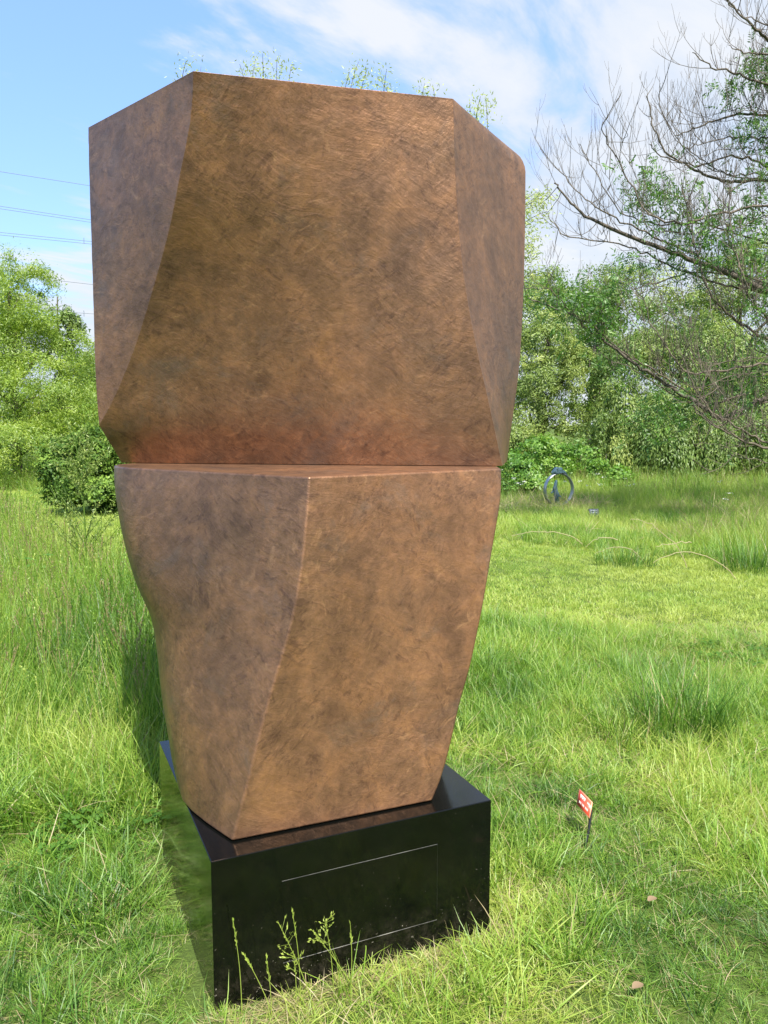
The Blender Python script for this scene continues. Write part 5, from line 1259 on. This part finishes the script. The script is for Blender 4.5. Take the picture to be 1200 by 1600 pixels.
def build_weed():
    b_ = np.array([-2.78, 7.35, 0.0]); T = at(113, 668, 7.35)
    root = empty('tall_weed', b_); tag(root, 'tall branching weed stem above the meadow grass before the dark bush', 'weed')
    g = Geo(); lf = Geo()
    u = np.linspace(0, 1, 10)[:, None]; s = b_ + (T - b_) * u + np.array([.05, 0, 0]) * np.sin(u * 3)
    g.tube(s, np.linspace(.010, .003, 10), 6)
    for k in range(44):
        f = rng.uniform(.2, 1.0); p = b_ + (T - b_) * f + np.array([.05, 0, 0]) * math.sin(f * 3)
        az = rng.uniform(0, 6.28); L_ = (.42 * (1.1 - f) + .10) * rng.uniform(.6, 1.2)
        d = np.array([math.cos(az), math.sin(az) * .7, .9]); w = np.linspace(0, 1, 6)[:, None]
        q = p + d * L_ * w + np.array([0, 0, .18 * L_]) * w ** 2
        g.tube(q, np.linspace(.004, .0016, 6), 4)
        m = int(24 + L_ * 130); ff = rng.uniform(.2, 1.0, m)[:, None]
        lf.leaves(p + d * L_ * ff + rng.normal(size=(m, 3)) * .012, rng.normal(size=(m, 3)) + np.array([0, 0, .5]), rng.uniform(.015, .05, m), rng.uniform(.006, .014, m), np.clip(rng.normal(.55, .2, m), 0, 1))
    link('stem', g.mesh('stem', MAT_MID, True), root); link('leaves', lf.mesh('leaves', MAT_WILLOW), root)
build_weed()

def broad_leaf(c, d, L_, W_, name, mat, parent=None, tint=.5, fold=.15, curl=.25):
    """one leaf blade with a midrib fold"""
    d = np.array(d, float); d /= np.linalg.norm(d); sd = np.cross(d, [0, 0, 1]); sd /= np.linalg.norm(sd) + 1e-9; up = np.cross(sd, d)
    m = 7; v = []
    for k in range(m):
        u = k / (m - 1); w = W_ * math.sin(math.pi * min(1, u * .92 + .05)) ** .8 * .5
        c0 = np.array(c) + d * L_ * u - np.array([0, 0, curl * L_ * u * u])
        v += [c0 - sd * w + up * fold * w, c0, c0 + sd * w + up * fold * w]
    q = []
    for k in range(m - 1):
        for j in (0, 1): q.append([k * 3 + j, k * 3 + j + 1, k * 3 + j + 4, k * 3 + j + 3])
    me = mesh_np(name, np.array(v), np.array(q), mat, {'tint': np.full(3 * m, tint)}, True)
    return link(name, me, parent)
def build_dock():
    b_ = at(62, 935, 7.0); b_[2] = .35
    root = empty('dock_plant', (b_[0], b_[1], 0)); tag(root, 'broad-leaved dock plant half sunk in the meadow on the left', 'plant')
    for k, (dx, dz, L_, az) in enumerate([(0, .22, .16, .2), (.02, .24, .10, -.1), (-.02, .14, .15, 3.0), (0, .05, .14, 4.4), (.03, 0, .12, 5.5)]):
        broad_leaf(b_ + np.array([dx, 0, dz * .4]), (math.cos(az), math.sin(az) - .3, .35), L_, .075, 'leaf', MAT_ASH, root, .5)
build_dock()
for px, py, lab in ((1012, 1428, 'dry pinkish fallen leaf on the grass right of the plinth'), (988, 1568, 'dry pinkish fallen leaf at the bottom edge of the picture')):
    c = on_ground(px, py); c[2] += .045
    o = broad_leaf(c, (.8, .5, .12), .042, .026, 'fallen_leaf', MAT_DEAD, None, .5, .35, .18); tag(o, lab, 'leaf', 'fallen leaves')

def build_umbels():
    g = Geo()
    for k in range(34):
        if k < 14: x = rng.uniform(3.0, 11); y = rng.uniform(13, 21)
        else: x = rng.uniform(2.6, 5.6); y = rng.uniform(15.5, 19)
        if y < far_e(x): continue
        z = float(ground_z(x, y)) + rng.uniform(.28, .45); m = 10
        c = np.array([x, y, z]) + rng.normal(size=(m, 3)) * np.array([.022, .022, .008])
        g.leaves(c, rng.normal(size=(m, 3)) + np.array([0, 0, .3]), .022, .018, .6)
    tag(link('umbel_flowers', g.mesh('umbel_flowers', MAT_FLOWER)), 'scattered small white umbel flowers in the far meadow', 'flowers', kind='stuff')
build_umbels()
